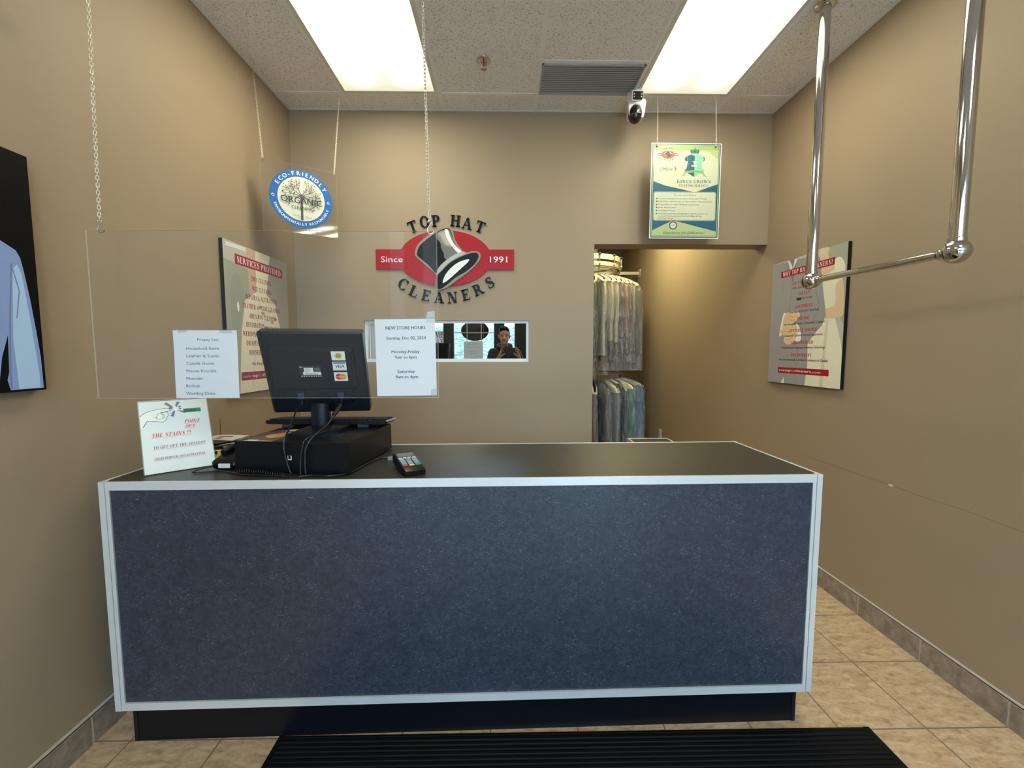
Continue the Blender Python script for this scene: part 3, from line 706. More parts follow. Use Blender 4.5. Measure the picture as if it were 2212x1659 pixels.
a.poly(smooth([(-.413, 2.191), (-.391, 2.194), (-.375, 2.15), (-.347, 2.096), (-.295, 2.046), (-.321, 2.038), (-.367, 2.087), (-.399, 2.14)], 1), m_whv, 3)
a.poly(smooth([(-.472, 1.9), (-.454, 1.944), (-.403, 1.991), (-.343, 2.03), (-.291, 2.048), (-.275, 2.034), (-.333, 2.007), (-.394, 1.967), (-.442, 1.918), (-.464, 1.888)], 1), m_hatl, 4)
a.poly(smooth([(-.469, 1.882), (-.434, 1.92), (-.373, 1.977), (-.293, 2.018), (-.223, 2.04), (-.191, 2.038), (-.183, 2.009), (-.212, 1.962), (-.27, 1.914), (-.343, 1.871), (-.405, 1.821), (-.448, 1.794), (-.47, 1.806)], 1), m_blackv, 4)
a.poly(smooth([(-.431, 1.841), (-.409, 1.895), (-.364, 1.945), (-.309, 1.981), (-.251, 1.996), (-.256, 1.977), (-.314, 1.925), (-.375, 1.871), (-.415, 1.841)], 1), m_whv, 5)
plate('hat', smooth(outer, 1), .012, .018, m_hato, a, 'tilted black top hat with white highlights')
LET = [('T', -.633, 2.217, 20), ('O', -.551, 2.250, 11), ('P', -.472, 2.257, 5), ('H', -.338, 2.257, -5), ('A', -.258, 2.240, -11), ('T', -.170, 2.217, -20),
       ('C', -.705, 1.829, -32), ('L', -.632, 1.780, -24), ('E', -.547, 1.752, -14), ('A', -.458, 1.738, -4), ('N', -.366, 1.738, 4), ('E', -.273, 1.757, 13), ('R', -.187, 1.793, 23), ('S', -.107, 1.840, 31)]
for c, x_, z_, r_ in LET:
    T_ = .25; t_ = .08; ps, adv = G(c); k = .075; kx = k*1.0
    b = MB(); b.T = TL @ Matrix.Translation((x_, z_, 0)) @ Matrix.Rotation(radians(r_), 4, 'Z')
    for q in ps: b.prism([((p[0]-adv/2)*kx, (p[1]-.5)*k) for p in q], .001, .011, m_blackv, 'z')
    b.T = Matrix.Identity(4); part(b, 'letter', t)

# ================================================================== PRINTED WALL PANELS
def panel(name, label, O, u, wid, hgt, art, thick=.018, edge=None):
    """mounted board: O = lower-left corner on the wall, u = direction across"""
    u = Vector(u); n = u.cross(Vector((0, 0, 1)))
    base = Vector(O)+u*wid/2
    t = thing(name, label, 'poster', tuple(base))
    T0 = frame(O, u, (0, 0, 1))
    b = MB(); b.T = T0; b.box(0, wid, 0, hgt, .001, thick, edge or m_black); part(b, 'board', t, 'black edged backing board')
    b = MB(); art.into(b, frame(Vector(O)+n*(thick+.0003), u, (0, 0, 1))); part(b, 'print', t)
    return t
P = lambda n, r, g, b_, ro=.45: M(n, tuple(min(.86, c*1.3) for c in srgb(r, g, b_)), ro, spec=.25)
def shift(a, du, dv):
    for i, (vs, fs, mt, ly) in enumerate(a.it): a.it[i] = ([(p[0]+du, p[1]+dv) for p in vs], fs, mt, ly)
    return a
# right: WHY TOP HAT CLEANERS?
c_bg = P('print_taupe_grey', 176, 172, 166); c_suit = P('print_suit_grey', 142, 139, 140); c_suit2 = P('print_suit_shade', 122, 120, 124); c_cream = P('print_cream', 212, 205, 184)
c_cream2 = P('print_cream_shade', 194, 187, 165); c_skin = P('print_skin', 204, 176, 146); c_skin2 = P('print_skin_shade', 180, 140, 105); c_whi = P('print_white', 235, 233, 225); c_txt = P('print_dark_text', 62, 56, 52); c_rt = P('print_red_text', 178, 48, 50)
c_green = P('print_grey_green', 150, 152, 140)
a = Art(); W_, H_ = .625, .785
a.rect(0, 1.157, W_, 1.942, c_bg, 0)
a.poly([(.42, 1.942), (.625, 1.942), (.625, 1.5), (.56, 1.6)], c_green, 1)
a.poly(smooth([(.53, 1.86), (.576, 1.871), (.612, 1.82), (.600, 1.75), (.556, 1.726), (.557, 1.617), (.492, 1.60), (.454, 1.735), (.471, 1.80)], 1), c_cream, 2)
a.poly([(.443, 1.489), (.47, 1.55), (.563, 1.545), (.610, 1.42), (.625, 1.36), (.625, 1.157), (.353, 1.157), (.363, 1.413)], c_cream, 2)
a.poly([(.50, 1.54), (.515, 1.54), (.50, 1.157), (.47, 1.157)], c_cream2, 3)
a.poly(smooth([(.40, 1.942), (.49, 1.942), (.49, 1.897), (.541, 1.825), (.50, 1.80), (.454, 1.798), (.42, 1.86)], 1), c_skin, 2)
a.poly([(.425, 1.942), (.475, 1.942), (.46, 1.90), (.44, 1.88)], c_cream2, 3)
a.poly(smooth([(.555, 1.724), (.604, 1.74), (.618, 1.60), (.60, 1.545), (.47, 1.555), (.484, 1.60), (.557, 1.617)], 1), c_skin, 3)
a.poly([(0, 1.942), (.41, 1.92), (.43, 1.891), (.458, 1.741), (.496, 1.567), (.47, 1.51), (.443, 1.489), (.363, 1.413), (.369, 1.267), (.353, 1.157), (0, 1.157)], c_suit, 4)
a.poly([(.15, 1.942), (.243, 1.942), (.23, 1.90), (.204, 1.79), (.17, 1.86)], c_suit2, 5)
a.poly([(.150, 1.94), (.163, 1.94), (.195, 1.896), (.19, 1.832)], c_whi, 6).poly([(.213, 1.938), (.240, 1.938), (.225, 1.908), (.197, 1.872)], c_whi, 6)
for q in ([(.2, 1.78), (.18, 1.60)], [(.28, 1.39), (.27, 1.17)], [(.36, 1.85), (.44, 1.63), (.40, 1.54)], [(.08, 1.9), (.12, 1.75)]): a.stroke(q, .004, c_suit2, 5)
a.poly(smooth([(.097, 1.47), (.128, 1.60), (.155, 1.600), (.147, 1.53), (.13, 1.476)], 1), c_whi, 6)
a.poly(smooth([(.130, 1.505), (.143, 1.59), (.185, 1.612), (.265, 1.606), (.285, 1.585), (.268, 1.56), (.235, 1.545), (.20, 1.52)], 1), c_skin, 7)
a.poly(smooth([(.10, 1.49), (.16, 1.52), (.25, 1.525), (.27, 1.49), (.25, 1.43), (.19, 1.405), (.145, 1.43), (.15, 1.46)], 1), c_skin, 7)
a.poly(smooth([(.25, 1.53), (.285, 1.51), (.305, 1.45), (.290, 1.42), (.255, 1.43)], 1), c_whi, 6)
for q in ([(.18, 1.595), (.23, 1.575), (.262, 1.578)], [(.175, 1.575), (.21, 1.558), (.24, 1.558)], [(.12, 1.492), (.19, 1.488), (.235, 1.495)], [(.15, 1.462), (.20, 1.46), (.24, 1.47)], [(.16, 1.438), (.20, 1.437), (.23, 1.447)]): a.stroke(q, .0025, c_skin2, 8)
a.poly([(.137, 1.157), (.162, 1.20), (.167, 1.157)], c_whi, 6)
a.poly(rect(.090, 1.838, .539, 1.879), m_redp, 9); a.serif('WHY TOP HAT CLEANERS?', .108, 1.846, .026, c_whi, w=.418, ly=10, gap=.14)
for tt, z, x0_, x1_, sub, sx0, sx1 in [('QUALITY', 1.776, .204, .335, '100% Satisfaction', .201, .36), ('SERVICE', 1.706, .262, .362, 'Same Day Service', .250, .384), ('EQUIPMENT', 1.628, .240, .387, 'New State Of The Art Technology', .190, .440), ('PRICING', 1.554, .262, .367, "We Honour All Of Our Competitors' Coupons!", .143, .494),
        ('CUSTOMER SERVICE', 1.482, .196, .433, 'Dedicated Customer Service Department', .155, .480), ('COMPUTERIZED', 1.407, .222, .408, 'Most Advanced Computer Inventory Technology', .130, .503), ('ENVIRONMENT', 1.330, .226, .400, 'Are Environmentally Certified Drycleaners In Canada', .108, .528)]:
    a.serif(tt, x0_, z, .019, c_rt, w=x1_-x0_, ly=10, gap=.12); a.text(sub, sx0, z-.027, .014, c_txt, w=sx1-sx0, ly=10, bold=.012)
a.rect(.248, 1.676, .290, 1.692, m_ink, 11)
a.poly(rrect(.101, 1.222, .540, 1.259, .006, 3), m_redp, 9)
a.text('www.', .112, 1.234, .015, c_whi, w=.062, ly=10, shear=.15); a.text('top', .176, 1.234, .0165, c_whi, w=.048, ly=10, bold=.02, shear=.15); a.text('hat', .226, 1.234, .0165, P('print_pink', 214, 150, 150), w=.042, ly=10, shear=.15)
a.text('cleaners.', .270, 1.234, .0165, c_whi, w=.140, ly=10, bold=.02, shear=.15); a.text('com', .414, 1.234, .0125, c_whi, w=.066, ly=10, shear=.15)
panel('wedding_poster', 'printed board headed WHY TOP HAT CLEANERS with a bride and groom, on the right wall', (XR-.001, 2.86, 1.157), (0, -1, 0), W_, H_, shift(a, 0, -1.157), .020)

# left: SERVICES PROVIDED
a = Art(); W_, H_ = .622, .800; z0 = 1.137
m_shade = P('print_grey', 150, 146, 138); c_rt2 = P('print_maroon_text', 132, 44, 44)
a.rect(0, z0, W_, z0+H_, c_green, 0)
a.poly([(0, z0+H_), (.20, z0+H_), (.20, 1.82), (0, 1.84)], P('print_grey_light', 176, 174, 164), 1)
for z in (1.925, 1.915, 1.855): a.poly([(.02, z), (.19, z+.006), (.19, z-.002), (.02, z-.008)], c_whi if z > 1.9 else c_bg, 2)
a.poly(smooth([(.04, 1.70), (.10, 1.78), (.16, 1.70), (.13, 1.55), (.05, 1.45)], 1), P('print_foliage', 143, 146, 134), 2)
a.poly([(.428, z0+H_), (.622, z0+H_), (.622, z0), (.50, z0), (.523, 1.552), (.462, 1.659), (.399, 1.699)], m_shade, 2)
a.poly([(.20, z0+H_), (.28, z0+H_), (.275, 1.70), (.21, 1.62)], P('print_rose', 186, 160, 142), 2)
a.poly([(.28, z0+H_), (.428, z0+H_), (.395, 1.782), (.378, 1.697), (.462, 1.659), (.509, 1.519), (.512, 1.361), (.50, z0), (.083, z0), (.12, 1.47), (.165, 1.645), (.277, 1.706), (.275, 1.802)], c_cream, 3)
for q in ([(.30, 1.66), (.25, 1.45), (.20, 1.16)], [(.40, 1.60), (.44, 1.40), (.43, 1.18)], [(.34, 1.52), (.36, 1.3)]): a.stroke(q, .006, c_cream2, 4)
random.seed(3)
for k in range(16):
    x_, z_ = .30+random.random()*.20, 1.50+random.random()*.14; a.poly(ell(x_, z_, .012+.01*random.random(), .010, 8), (c_cream2, c_whi, P('print_bouquet', 160, 150, 120))[k % 3], 5)
a.poly(smooth([(.092, 1.618), (.104, 1.63), (.112, 1.60), (.103, 1.575), (.094, 1.59)], 1), c_whi, 4)
a.poly(rrect(.092, 1.827, .563, 1.881, .005, 3), m_redp, 9); a.serif('SERVICES PROVIDED', .110, 1.838, .033, c_whi, w=.435, ly=10, gap=.14)
for s_, z, xa, xb in [('DRY CLEANING', 1.760, .234, .430), ('WET CLEANING', 1.706, .234, .430), ('REPAIRS & ALTERATIONS', 1.655, .168, .490), ('LEATHER & SUEDE CLEANING', 1.603, .142, .518), ('AREA RUG CLEANING', 1.550, .195, .468), ('RESTORATION', 1.500, .163, .340),
                      ('WEDDING GOWNS', 1.449, .130, .390), ('DRAPES & LINENS', 1.398, .157, .420), ('HOUSEHOLD ITEMS', 1.346, .180, .430)]:
    a.serif(s_, xa, z, .026, c_rt2, w=xb-xa, ly=10, gap=.12)
a.text('Fabric, Water Damage', .352, 1.503, .012, c_txt, w=.15, ly=10, shear=.2, bold=.01)
a.text('We Recycle Hangers', .200, 1.287, .017, c_txt, w=.225, ly=10, shear=.2, bold=.01)
a.poly(rrect(.099, 1.206, .520, 1.251, .006, 3), M('printed_crimson', (.30, .025, .05), .35), 9)
a.text('www.', .115, 1.219, .019, P('print_pink2', 205, 160, 160), w=.075, ly=10); a.text('top', .195, 1.219, .020, c_whi, w=.054, ly=10, bold=.02); a.text('hat', .251, 1.219, .020, P('print_pink3', 190, 120, 125), w=.046, ly=10); a.text('cleaners.', .300, 1.219, .020, c_whi, w=.140, ly=10, bold=.02); a.text('com', .443, 1.219, .015, c_whi, w=.060, ly=10)
panel('services_poster', 'printed board headed SERVICES PROVIDED, on the left wall behind the monitor', (XL+.001, 2.19, z0), (0, 1, 0), W_, H_, shift(a, 0, -z0), .020)

# left foreground: black board with a pale blue shirt (coords: u = y along the wall)
c_bk = M('print_black', (.003, .003, .0035), .5, spec=.12)
c_b1 = P('print_shirt_blue', 124, 144, 186); c_b2 = P('print_shirt_light', 158, 184, 214); c_b3 = P('print_shirt_shade', 104, 118, 160)
a = Art(); y0_, z0 = .72, 1.247; a.rect(y0_, z0, 1.312, 1.937, c_bk, 0)
a.poly([(y0_+.02, 1.70), (1.02, 1.76), (1.12, 1.725), (1.231, 1.672), (1.262, 1.655), (1.272, 1.635), (1.278, 1.600), (1.289, 1.514), (1.298, 1.419), (1.304, 1.345), (1.305, z0+.006), (1.219, z0+.006), (1.213, 1.282), (1.219, 1.305), (1.224, 1.411), (1.205, 1.347), (1.19, z0+.006), (y0_+.02, z0+.006)], c_b1, 1)
a.poly([(1.250, 1.60), (1.262, 1.615), (1.272, 1.59), (1.285, 1.45), (1.296, 1.30), (1.296, z0+.008), (1.240, z0+.008), (1.236, 1.40)], c_b2, 2)
a.stroke([(1.248, 1.615), (1.232, 1.45), (1.222, 1.30), (1.222, z0+.01)], .004, c_b3, 3)
a.stroke([(1.25, 1.60), (1.262, 1.54), (1.25, 1.46)], .003, c_b3, 3)
a.poly(smooth([(.98, 1.76), (1.02, 1.78), (1.09, 1.74), (1.04, 1.66), (1.01, 1.62)], 1), c_b2, 2)
a.rect(1.02, z0, 1.026, 1.62, c_b3, 3)
panel('shirt_poster', 'black framed print of a pale blue dress shirt, nearest on the left wall', (XL+.001, y0_, z0), (0, 1, 0), 1.312-y0_, .690, shift(a, -y0_, -z0), .032)

# ================================================================== SERVICE COUNTER
CW, CD, CT, CB = 2.433, .5409, .9365, .1375
CM = Matrix.Translation((-.11685, 1.3868, 0)) @ Matrix.Rotation(.0172, 4, 'Z')
t = thing('service_counter', 'long charcoal laminate service counter with bright aluminium edging and black kick board', 'counter', (-.11685, 1.3868, 0), .0172)
hw = CW/2
def cpart(b, name, label=None): return part(b, name, t, label)
b = MB(); b.T = CM; b.box(-hw+.03, hw-.03, .006, .018, CB+.024, CT-.026, m_front); cpart(b, 'front_panel')
b = MB(); b.T = CM; b.box(-hw+.008, hw-.010, .009, CD-.011, CT-.018, CT-.0008, m_top); cpart(b, 'counter_top')
for s in (-1, 1):
    b = MB(); b.T = CM; x = s*(hw-.012); b.box(min(x, x-s*.012), max(x, x-s*.012), .02, CD-.012, CB+.02, CT-.018, m_front); cpart(b, 'side_panel')
b = MB(); b.T = CM; b.box(-hw+.03, hw-.03, CD-.03, CD-.018, CB, CT-.018, m_front); cpart(b, 'back_panel')
b = MB(); b.T = CM; b.box(-hw+.03, hw-.03, .02, CD-.03, CB, CB+.016, m_front); cpart(b, 'bottom_panel')
def edge(*a_):
    b = MB(); b.T = CM; b.box(*a_, m_alu); return cpart(b, 'edge_trim')
edge(-hw+.020, hw-.020, 0, .008, CT-.028, CT); edge(-hw+.020, hw-.020, 0, .008, CB, CB+.027)
for s in (-1, 1):
    b = MB(); b.T = CM
    x0_, x1_ = sorted((s*hw, s*(hw-.019))); b.box(x0_, x1_, -.001, .020, CB, CT, m_alu)
    x0_, x1_ = sorted((s*(hw-.020), s*(hw-.032))); b.box(x0_, x1_, .001, .008, CB+.027, CT-.028, m_alu)
    cpart(b, 'corner_post')
    x0_, x1_ = sorted((s*hw, s*(hw-.011))); edge(x0_, x1_, .020, CD-.012, CT-.028, CT)
    edge(x0_, x1_, .020, CD-.012, CB, CB+.027)
edge(-hw, hw-.016, CD-.012, CD, CT-.028, CT)
b = MB(); b.T = CM; b.box(hw-.016, hw+.001, CD-.016, CD+.001, CT-.03, CT+.0008, m_alu); cpart(b, 'corner_cap')
b = MB(); b.T = CM; b.box(-hw+.008, hw-.010, .0005, .0012, CT-.0008, CT+.0002, m_acre); 
b = MB(); b.T = CM; kx = hw-.033; b.box(-kx, kx, .030, .046, 0, CB, m_kick); b.box(-kx, -kx+.014, .046, CD-.05, 0, CB, m_kick); b.box(kx-.014, kx, .046, CD-.05, 0, CB, m_kick); b.box(-kx-.001, -kx+.012, .028, .030, 0, CB-.001, m_blackm); b.box(kx-.012, kx+.001, .028, .030, 0, CB-.001, m_blackm); cpart(b, 'kick_board')

# ribbed entrance mat
b = MB(); x0, x1, y0, y1 = -.803, 1.315, .42, 1.402
prof = [(y0, .0005), (y0, .004)]; n = 54
for k in range(n):
    a0 = y0+.004+(y1-y0-.02)*k/n; p_ = (y1-y0-.02)/n
    prof += [(a0+p_*.10, .004), (a0+p_*.25, .0085), (a0+p_*.70, .0085), (a0+p_*.85, .004)]
prof += [(y1-.012, .004), (y1-.011, .0065), (y1, .003), (y1, .0005)]
b.prism(prof, x0+.02, x1-.02, m_mat, 'x')
b.box(x0, x0+.02, y0, y1, .0005, .0045, m_mat); b.box(x1-.02, x1, y0, y1, .0005, .0045, m_mat)
tag(b.build('floor_mat', origin=(.256, .9, 0)), 'black ribbed rubber floor mat in front of the counter', 'mat')

# ================================================================== CASH DRAWER, MONITOR, KEYBOARD
DY = -.0987; DO = Vector((-.956, 1.476, CT)); DM = Matrix.Translation(DO) @ Matrix.Rotation(DY, 4, 'Z')
t = thing('cash_drawer', 'black metal cash drawer box on the counter under the monitor', 'cash drawer', tuple(DM @ Vector((.208, .2, 0))), DY)
b = MB(); b.T = DM; b.rbox(0, .416, 0, .402, .003, .1115, .004, m_steelb, 3, 'x') if False else None
b.prism([(0.0, .004), (0.0, .107), (.004, .1115), (.398, .1115), (.402, .107), (.402, .004)], 0, .416, m_steelb, 'x'); part(b, 'case', t)
b = MB(); b.T = DM; b.box(.020, .396, .402, .408, .012, .100, m_blackm); part(b, 'drawer_front', t)
b = MB(); b.T = DM; b.box(.196, .210, -.0012, -.0001, .048, .064, m_white); b.box(.199, .207, -.0016, -.0012, .052, .064, m_blackv); part(b, 'socket_plate', t, 'small white socket plate')
for x_, y_ in ((.02, .02), (.39, .02), (.02, .38), (.39, .38)):
    b = MB(); b.T = DM; b.lathe([(.008, 0), (.008, .004)], m_black, 12, c=(x_, y_, 0)); part(b, 'foot', t)
# leaflet and yellow slip on the drawer
ztop = CT+.1115
a = Art(.0002); c_pk = P('leaflet_brown', 92, 66, 54)
a.rect(0, 0, .105, .20, c_pk, 0); a.poly(smooth([(.02, .09), (.06, .05), (.09, .07), (.10, .12), (.07, .16), (.04, .13)], 1), c_skin2, 1); a.poly(smooth([(.05, .10), (.08, .09), (.09, .14), (.06, .15)], 1), P('leaflet_hand', 190, 130, 105), 2)
a.rect(.01, 0, .05, .014, c_whi, 2); a.rect(0, 0, .105, .003, c_whi, 1)
b = MB(); TT = frame((-.928, 1.484, ztop+.0008), (cos(-.12), sin(-.12), 0), (-sin(-.12), cos(-.12), 0)); b.T = TT; b.box(0, .105, 0, .20, -.0006, -.0001, m_paper); b.T = Matrix.Identity(4); a.into(b, TT)
tag(b.build('leaflet', origin=(-.9, 1.58, ztop)), 'glossy brown leaflet lying on the left of the cash drawer', 'leaflet')
b = MB(); m_yel = M('yellow_paper', (.80, .66, .16), .7); b.T = frame((-.865, 1.645, ztop+.0030), (cos(.1), sin(.1), 0), (-sin(.1), cos(.1), 0)); b.box(0, .075, 0, .035, -.0006, 0, m_yel)
tag(b.build('sticky_note', origin=(-.84, 1.66, ztop)), 'yellow sticky note on the cash drawer beside the leaflet', 'note')

yw = .12; uu = Vector((cos(yw), sin(yw), 0)); hh = Vector((sin(yw), -cos(yw), 0)); vv = (hh*.13+Vector((0, 0, .331))).normalized()
MO = Vector((-.962, 1.745, 1.108)); MT = frame(MO, uu, vv); MW, MH = .388, .356
t = thing('computer_monitor', 'black computer monitor seen from behind, card stickers on its back, on the cash drawer', 'monitor', (-.715, 1.64, ztop))
m_mon = M('monitor_shell', (.006, .008, .014), .36, spec=.35, bumpy=.05, bscale=700)
b = MB(); b.T = MT
b.prism(rrect(0, 0, MW, MH, .010), -.036, -.006, m_mon, 'z')
def bev(x0, y0, x1, y1, z0, z1, d, r=.008):
    p0 = rrect(x0, y0, x1, y1, r); p1 = rrect(x0+d, y0+d, x1-d, y1-d, r); n = len(p0)
    b.add([(p[0], p[1], z0) for p in p0]+[(p[0], p[1], z1) for p in p1], [list(range(n, 2*n))]+[(i, (i+1) % n, n+(i+1) % n, n+i) for i in range(n)], m_mon)
bev(0, 0, MW, MH, -.006, 0, .008, .010); bev(.030, .108, .350, .292, 0, .016, .012); bev(.060, .050, .330, .112, 0, .008, .006)
b.box(.012, .376, .2985, .3005, 0, .0015, m_blackm)
part(b, 'shell', t)
b = MB(); b.T = MT; b.box(.012, MW-.012, .016, MH-.012, -.0375, -.0362, m_blackv); part(b, 'screen', t)
b = MB(); b.T = MT
for k in range(30):
    for j in range(2): b.box(.3395+.004*j, .3415+.004*j, .125+.0048*k, .1275+.0048*k, .010, .0162, m_ink)
part(b, 'ventilation_slots', t)
zz = .0163
a = Art(); a.rect(.138, .172, .220, .221, m_ink, 0)
a.text('acer', .140, .213, .005, m_whv, ly=1, bold=.04, shear=.2); a.rect(.155, .187, .190, .212, m_whv, 1); a.rect(.150, .181, .218, .193, m_whv, 1)
for k in range(22): a.rect(.158+.0022*k, .183, .158+.0022*k+(.0013 if k % 3 else .0005), .188, m_ink, 2)
for k in range(5): a.rect(.158, .195+.003*k, .180-.003*(k % 2), .1957+.003*k, m_inkb, 2); a.rect(.195, .198+.003*k, .216-.002*(k % 2), .1986+.003*k, m_grout, 1)
for k in range(9): a.rect(.142+.009*k, .173, .147+.009*k, .1775, m_grout, 1)
b = MB(); b.T = Matrix.Identity(4); a.into(b, MT @ Matrix.Translation((0, 0, zz))); part(b, 'rating_label', t)
def sticker(name, y0, fn, lab):
    a = Art(); a.rect(.266, y0, .318, y0+.038, m_whv, 1); fn(a, .266, y0)
    b = MB(); a.into(b, MT @ Matrix.Translation((0, 0, zz))); part(b, name, t, lab)
m_gold = M('sticker_gold', (.62, .42, .05), .5); m_visa = M('sticker_blue', (.04, .08, .22), .5); m_mcr = M('sticker_red', (.65, .02, .02), .5); m_mco = M('sticker_orange', (.85, .30, .03), .5); m_mcm = M('sticker_blend', (.80, .12, .02), .5)
sticker('card_sticker', .243, lambda a, x, y: (a.poly([(x+.015, y+.010), (x+.036, y+.008), (x+.038, y+.029), (x+.018, y+.032)], m_gold, 2), a.text('Interac', x+.012, y+.017, .006, m_ink, w=.028, ly=3, bold=.02)), 'white sticker with a gold emblem')
sticker('card_sticker', .199, lambda a, x, y: (a.rect(x+.003, y+.030, x+.049, y+.035, m_visa, 2), a.text('VISA', x+.011, y+.012, .013, m_visa, w=.032, ly=2, bold=.03, shear=.2), a.rect(x+.003, y+.004, x+.049, y+.0055, m_gold, 2)), 'white sticker reading VISA')
sticker('card_sticker', .153, lambda a, x, y: (a.poly(ell(x+.019, y+.019, .0135, .0135, 24), m_mcr, 2), a.poly(ell(x+.033, y+.019, .0135, .0135, 24), m_mco, 3), a.text('MasterCard', x+.010, y+.0165, .005, m_whv, w=.032, ly=4, bold=.02)), 'white sticker with red and orange circles')
for x_ in (.128, .283):
    b = MB(); b.T = MT; b.box(x_-.014, x_+.014, .098, .112, .001, .014, m_blackm); b.box(x_-.012, x_+.012, .075, .100, .006, .022, M('plug_blue', (.035, .05, .10), .45)); part(b, 'cable_plug', t)
# neck and foot
b = MB(); nx, ny = -.757, 1.700
def neck(u, v):
    a_ = pi*(u); z = ztop+.010+.095*v; w_ = .037
    return (nx-w_*cos(a_), ny+.016-.022*sin(a_), z)
b.grid(neck, 16, 6, m_mon); b.box(nx-.037, nx+.037, ny+.014, ny+.030, ztop+.008, ztop+.105, m_mon); b.T = MT; b.box(.165, .243, .02, .07, .004, .020, m_mon); part(b, 'neck', t)
b = MB(); b.T = Matrix.Translation((-.722, 1.635, ztop)) @ Matrix.Rotation(-.02, 4, 'Z')
b.prism([(-.105, .0005), (-.105, .010), (-.095, .013), (.10, .015), (.112, .010), (.112, .0005)], -.077, .077, m_mon, 'x'); part(b, 'foot', t)
# keyboard
t = thing('keyboard', 'black keyboard on raised feet at the back of the cash drawer', 'keyboard', (-.75, 1.83, ztop))
KM = Matrix.Translation((-.748, 1.825, ztop+.013)) @ Matrix.Rotation(-.03, 4, 'Z') @ Matrix.Rotation(radians(-4), 4, 'X')
b = MB(); b.T = KM; b.prism([(-.248, -.006), (-.256, .004), (-.250, .010), (.250, .010), (.256, .004), (.240, -.007), (-.230, -.007)], -.075, .062, m_black, 'y'); part(b, 'case', t)
b = MB(); b.T = KM
for r_ in range(5):
    for k in range(20): b.box(-.240+.0243*k, -.219+.0243*k, -.068+.024*r_, -.048+.024*r_, .010, .0155, m_blackm)
part(b, 'keys', t)
for x_ in (-.19, .13):
    b = MB(); b.T = KM; b.box(x_, x_+.045, -.066, -.054, -.0195, -.006, M('foot_grey', (.035, .042, .06), .5)); part(b, 'foot', t)

# cables
def curve(pts, n=8):
    out = []; P_ = [Vector(p) for p in pts]; P_ = [P_[0]*2-P_[1]]+P_+[P_[-1]*2-P_[-2]]
    for i in range(1, len(P_)-2):
        for k in range(n):
            s = k/n; a_, b_, c_, d_ = P_[i-1:i+3]
            out.append(.5*((2*b_)+(c_-a_)*s+(2*a_-5*b_+4*c_-d_)*s*s+(3*b_-a_-3*c_+d_)*s**3))
    out.append(P_[-2]); return out
m_cable = M('black_cable', (.012, .012, .013), .35)
p1 = MT @ Vector((.128, .076, .014)); p2 = MT @ Vector((.283, .076, .014))
b = MB(); b.tube(curve([p1, p1+Vector((0, -.008, -.03)), (-.822, 1.655, 1.135), (-.800, 1.56, 1.085), (-.780, 1.48, 1.060), (-.768, 1.447, 1.035), (-.760, 1.444, .99), (-.745, 1.440, .945), (-.735, 1.437, .9405)]), .0032, m_cable)
tag(b.build('monitor_cable', origin=p1), 'left of the black cables hanging from the monitor down the drawer front', 'cable')
b = MB(); b.tube(curve([p2, p2+Vector((.0, -.008, -.03)), (-.662, 1.66, 1.135), (-.672, 1.58, 1.088), (-.683, 1.49, 1.062), (-.685, 1.436, 1.035), (-.690, 1.433, .99), (-.688, 1.430, .942)]), .0036, m_cable)
b.tube([(-.657, 1.672, 1.152), (-.664, 1.648, 1.128), (-.668, 1.630, 1.116)], [.0075, .009, .0075], m_cable, 12)
tag(b.build('monitor_cable', origin=p2), 'black monitor cable with a ferrite bead, rightmost on the drawer front', 'cable')
b = MB(); b.tube(curve([(-.655, 1.63, ztop+.017), (-.675, 1.53, ztop+.018), (-.693, 1.450, 1.058), (-.700, 1.438, 1.03), (-.706, 1.435, .99), (-.706, 1.430, .942)]), .0028, m_cable)
tag(b.build('monitor_cable', origin=(-.7, 1.44, .94)), 'thin black cable running from the monitor foot down the drawer front', 'cable')
# card terminal
t = thing('card_terminal', 'small black card payment terminal with coloured keys on the counter', 'card terminal', (-.352, 1.505, CT), radians(28))
TM = Matrix.Translation((-.352, 1.505, CT)) @ Matrix.Rotation(radians(28), 4, 'Z') @ Matrix.Rotation(radians(4), 4, 'X')
b = MB(); b.T = TM
def shell(u, v):
    pass
sec = [(-.088, .036, .008, .022), (-.080, .039, .004, .026), (-.03, .041, .003, .030), (.04, .041, .003, .036), (.075, .040, .003, .040), (.088, .036, .008, .036)]
vs = []; m_ = 16
for y_, w_, zl, zh in sec:
    pr = rrect(-w_, zl, w_, zh, min(.007, (zh-zl)*.45), 3); vs += [(p[0], y_, p[1]) for p in pr]; m_ = len(pr)
fs = [(i*m_+k, i*m_+(k+1) % m_, (i+1)*m_+(k+1) % m_, (i+1)*m_+k) for i in range(len(sec)-1) for k in range(m_)]
b.add(vs, fs, m_black, True); b.add(vs, [list(range(m_))[::-1], [(len(sec)-1)*m_+k for k in range(m_)]], m_black); part(b, 'case', t)
KT = TM @ Matrix.Translation((0, 0, .0285)) @ Matrix.Rotation(radians(5.2), 4, 'X')
b = MB(); b.T = KT; b.box(-.030, .030, .035, .068, .0042, .0062, M('lcd_grey', (.16, .18, .19), .2)); part(b, 'display', t)
m_keyg = M('key_grey', (.30, .34, .42), .5); m_keyw = M('key_white', (.62, .64, .66), .5)
kc = [M('key_red', (.65, .03, .03), .5), M('key_yellow', (.75, .55, .03), .5), M('key_green', (.03, .35, .12), .5)]
for k in range(4):
    b = MB(); b.T = KT; b.box(-.032+.0168*k, -.019+.0168*k, .022, .028, .003, .0062, m_keyw); part(b, 'key', t)
for r_ in range(4):
    for k in range(3):
        b = MB(); b.T = KT; b.box(-.031+.0222*k, -.0135+.0222*k, .008-.0135*r_, .017-.0135*r_, .002, .0060, m_keyg); part(b, 'key', t)
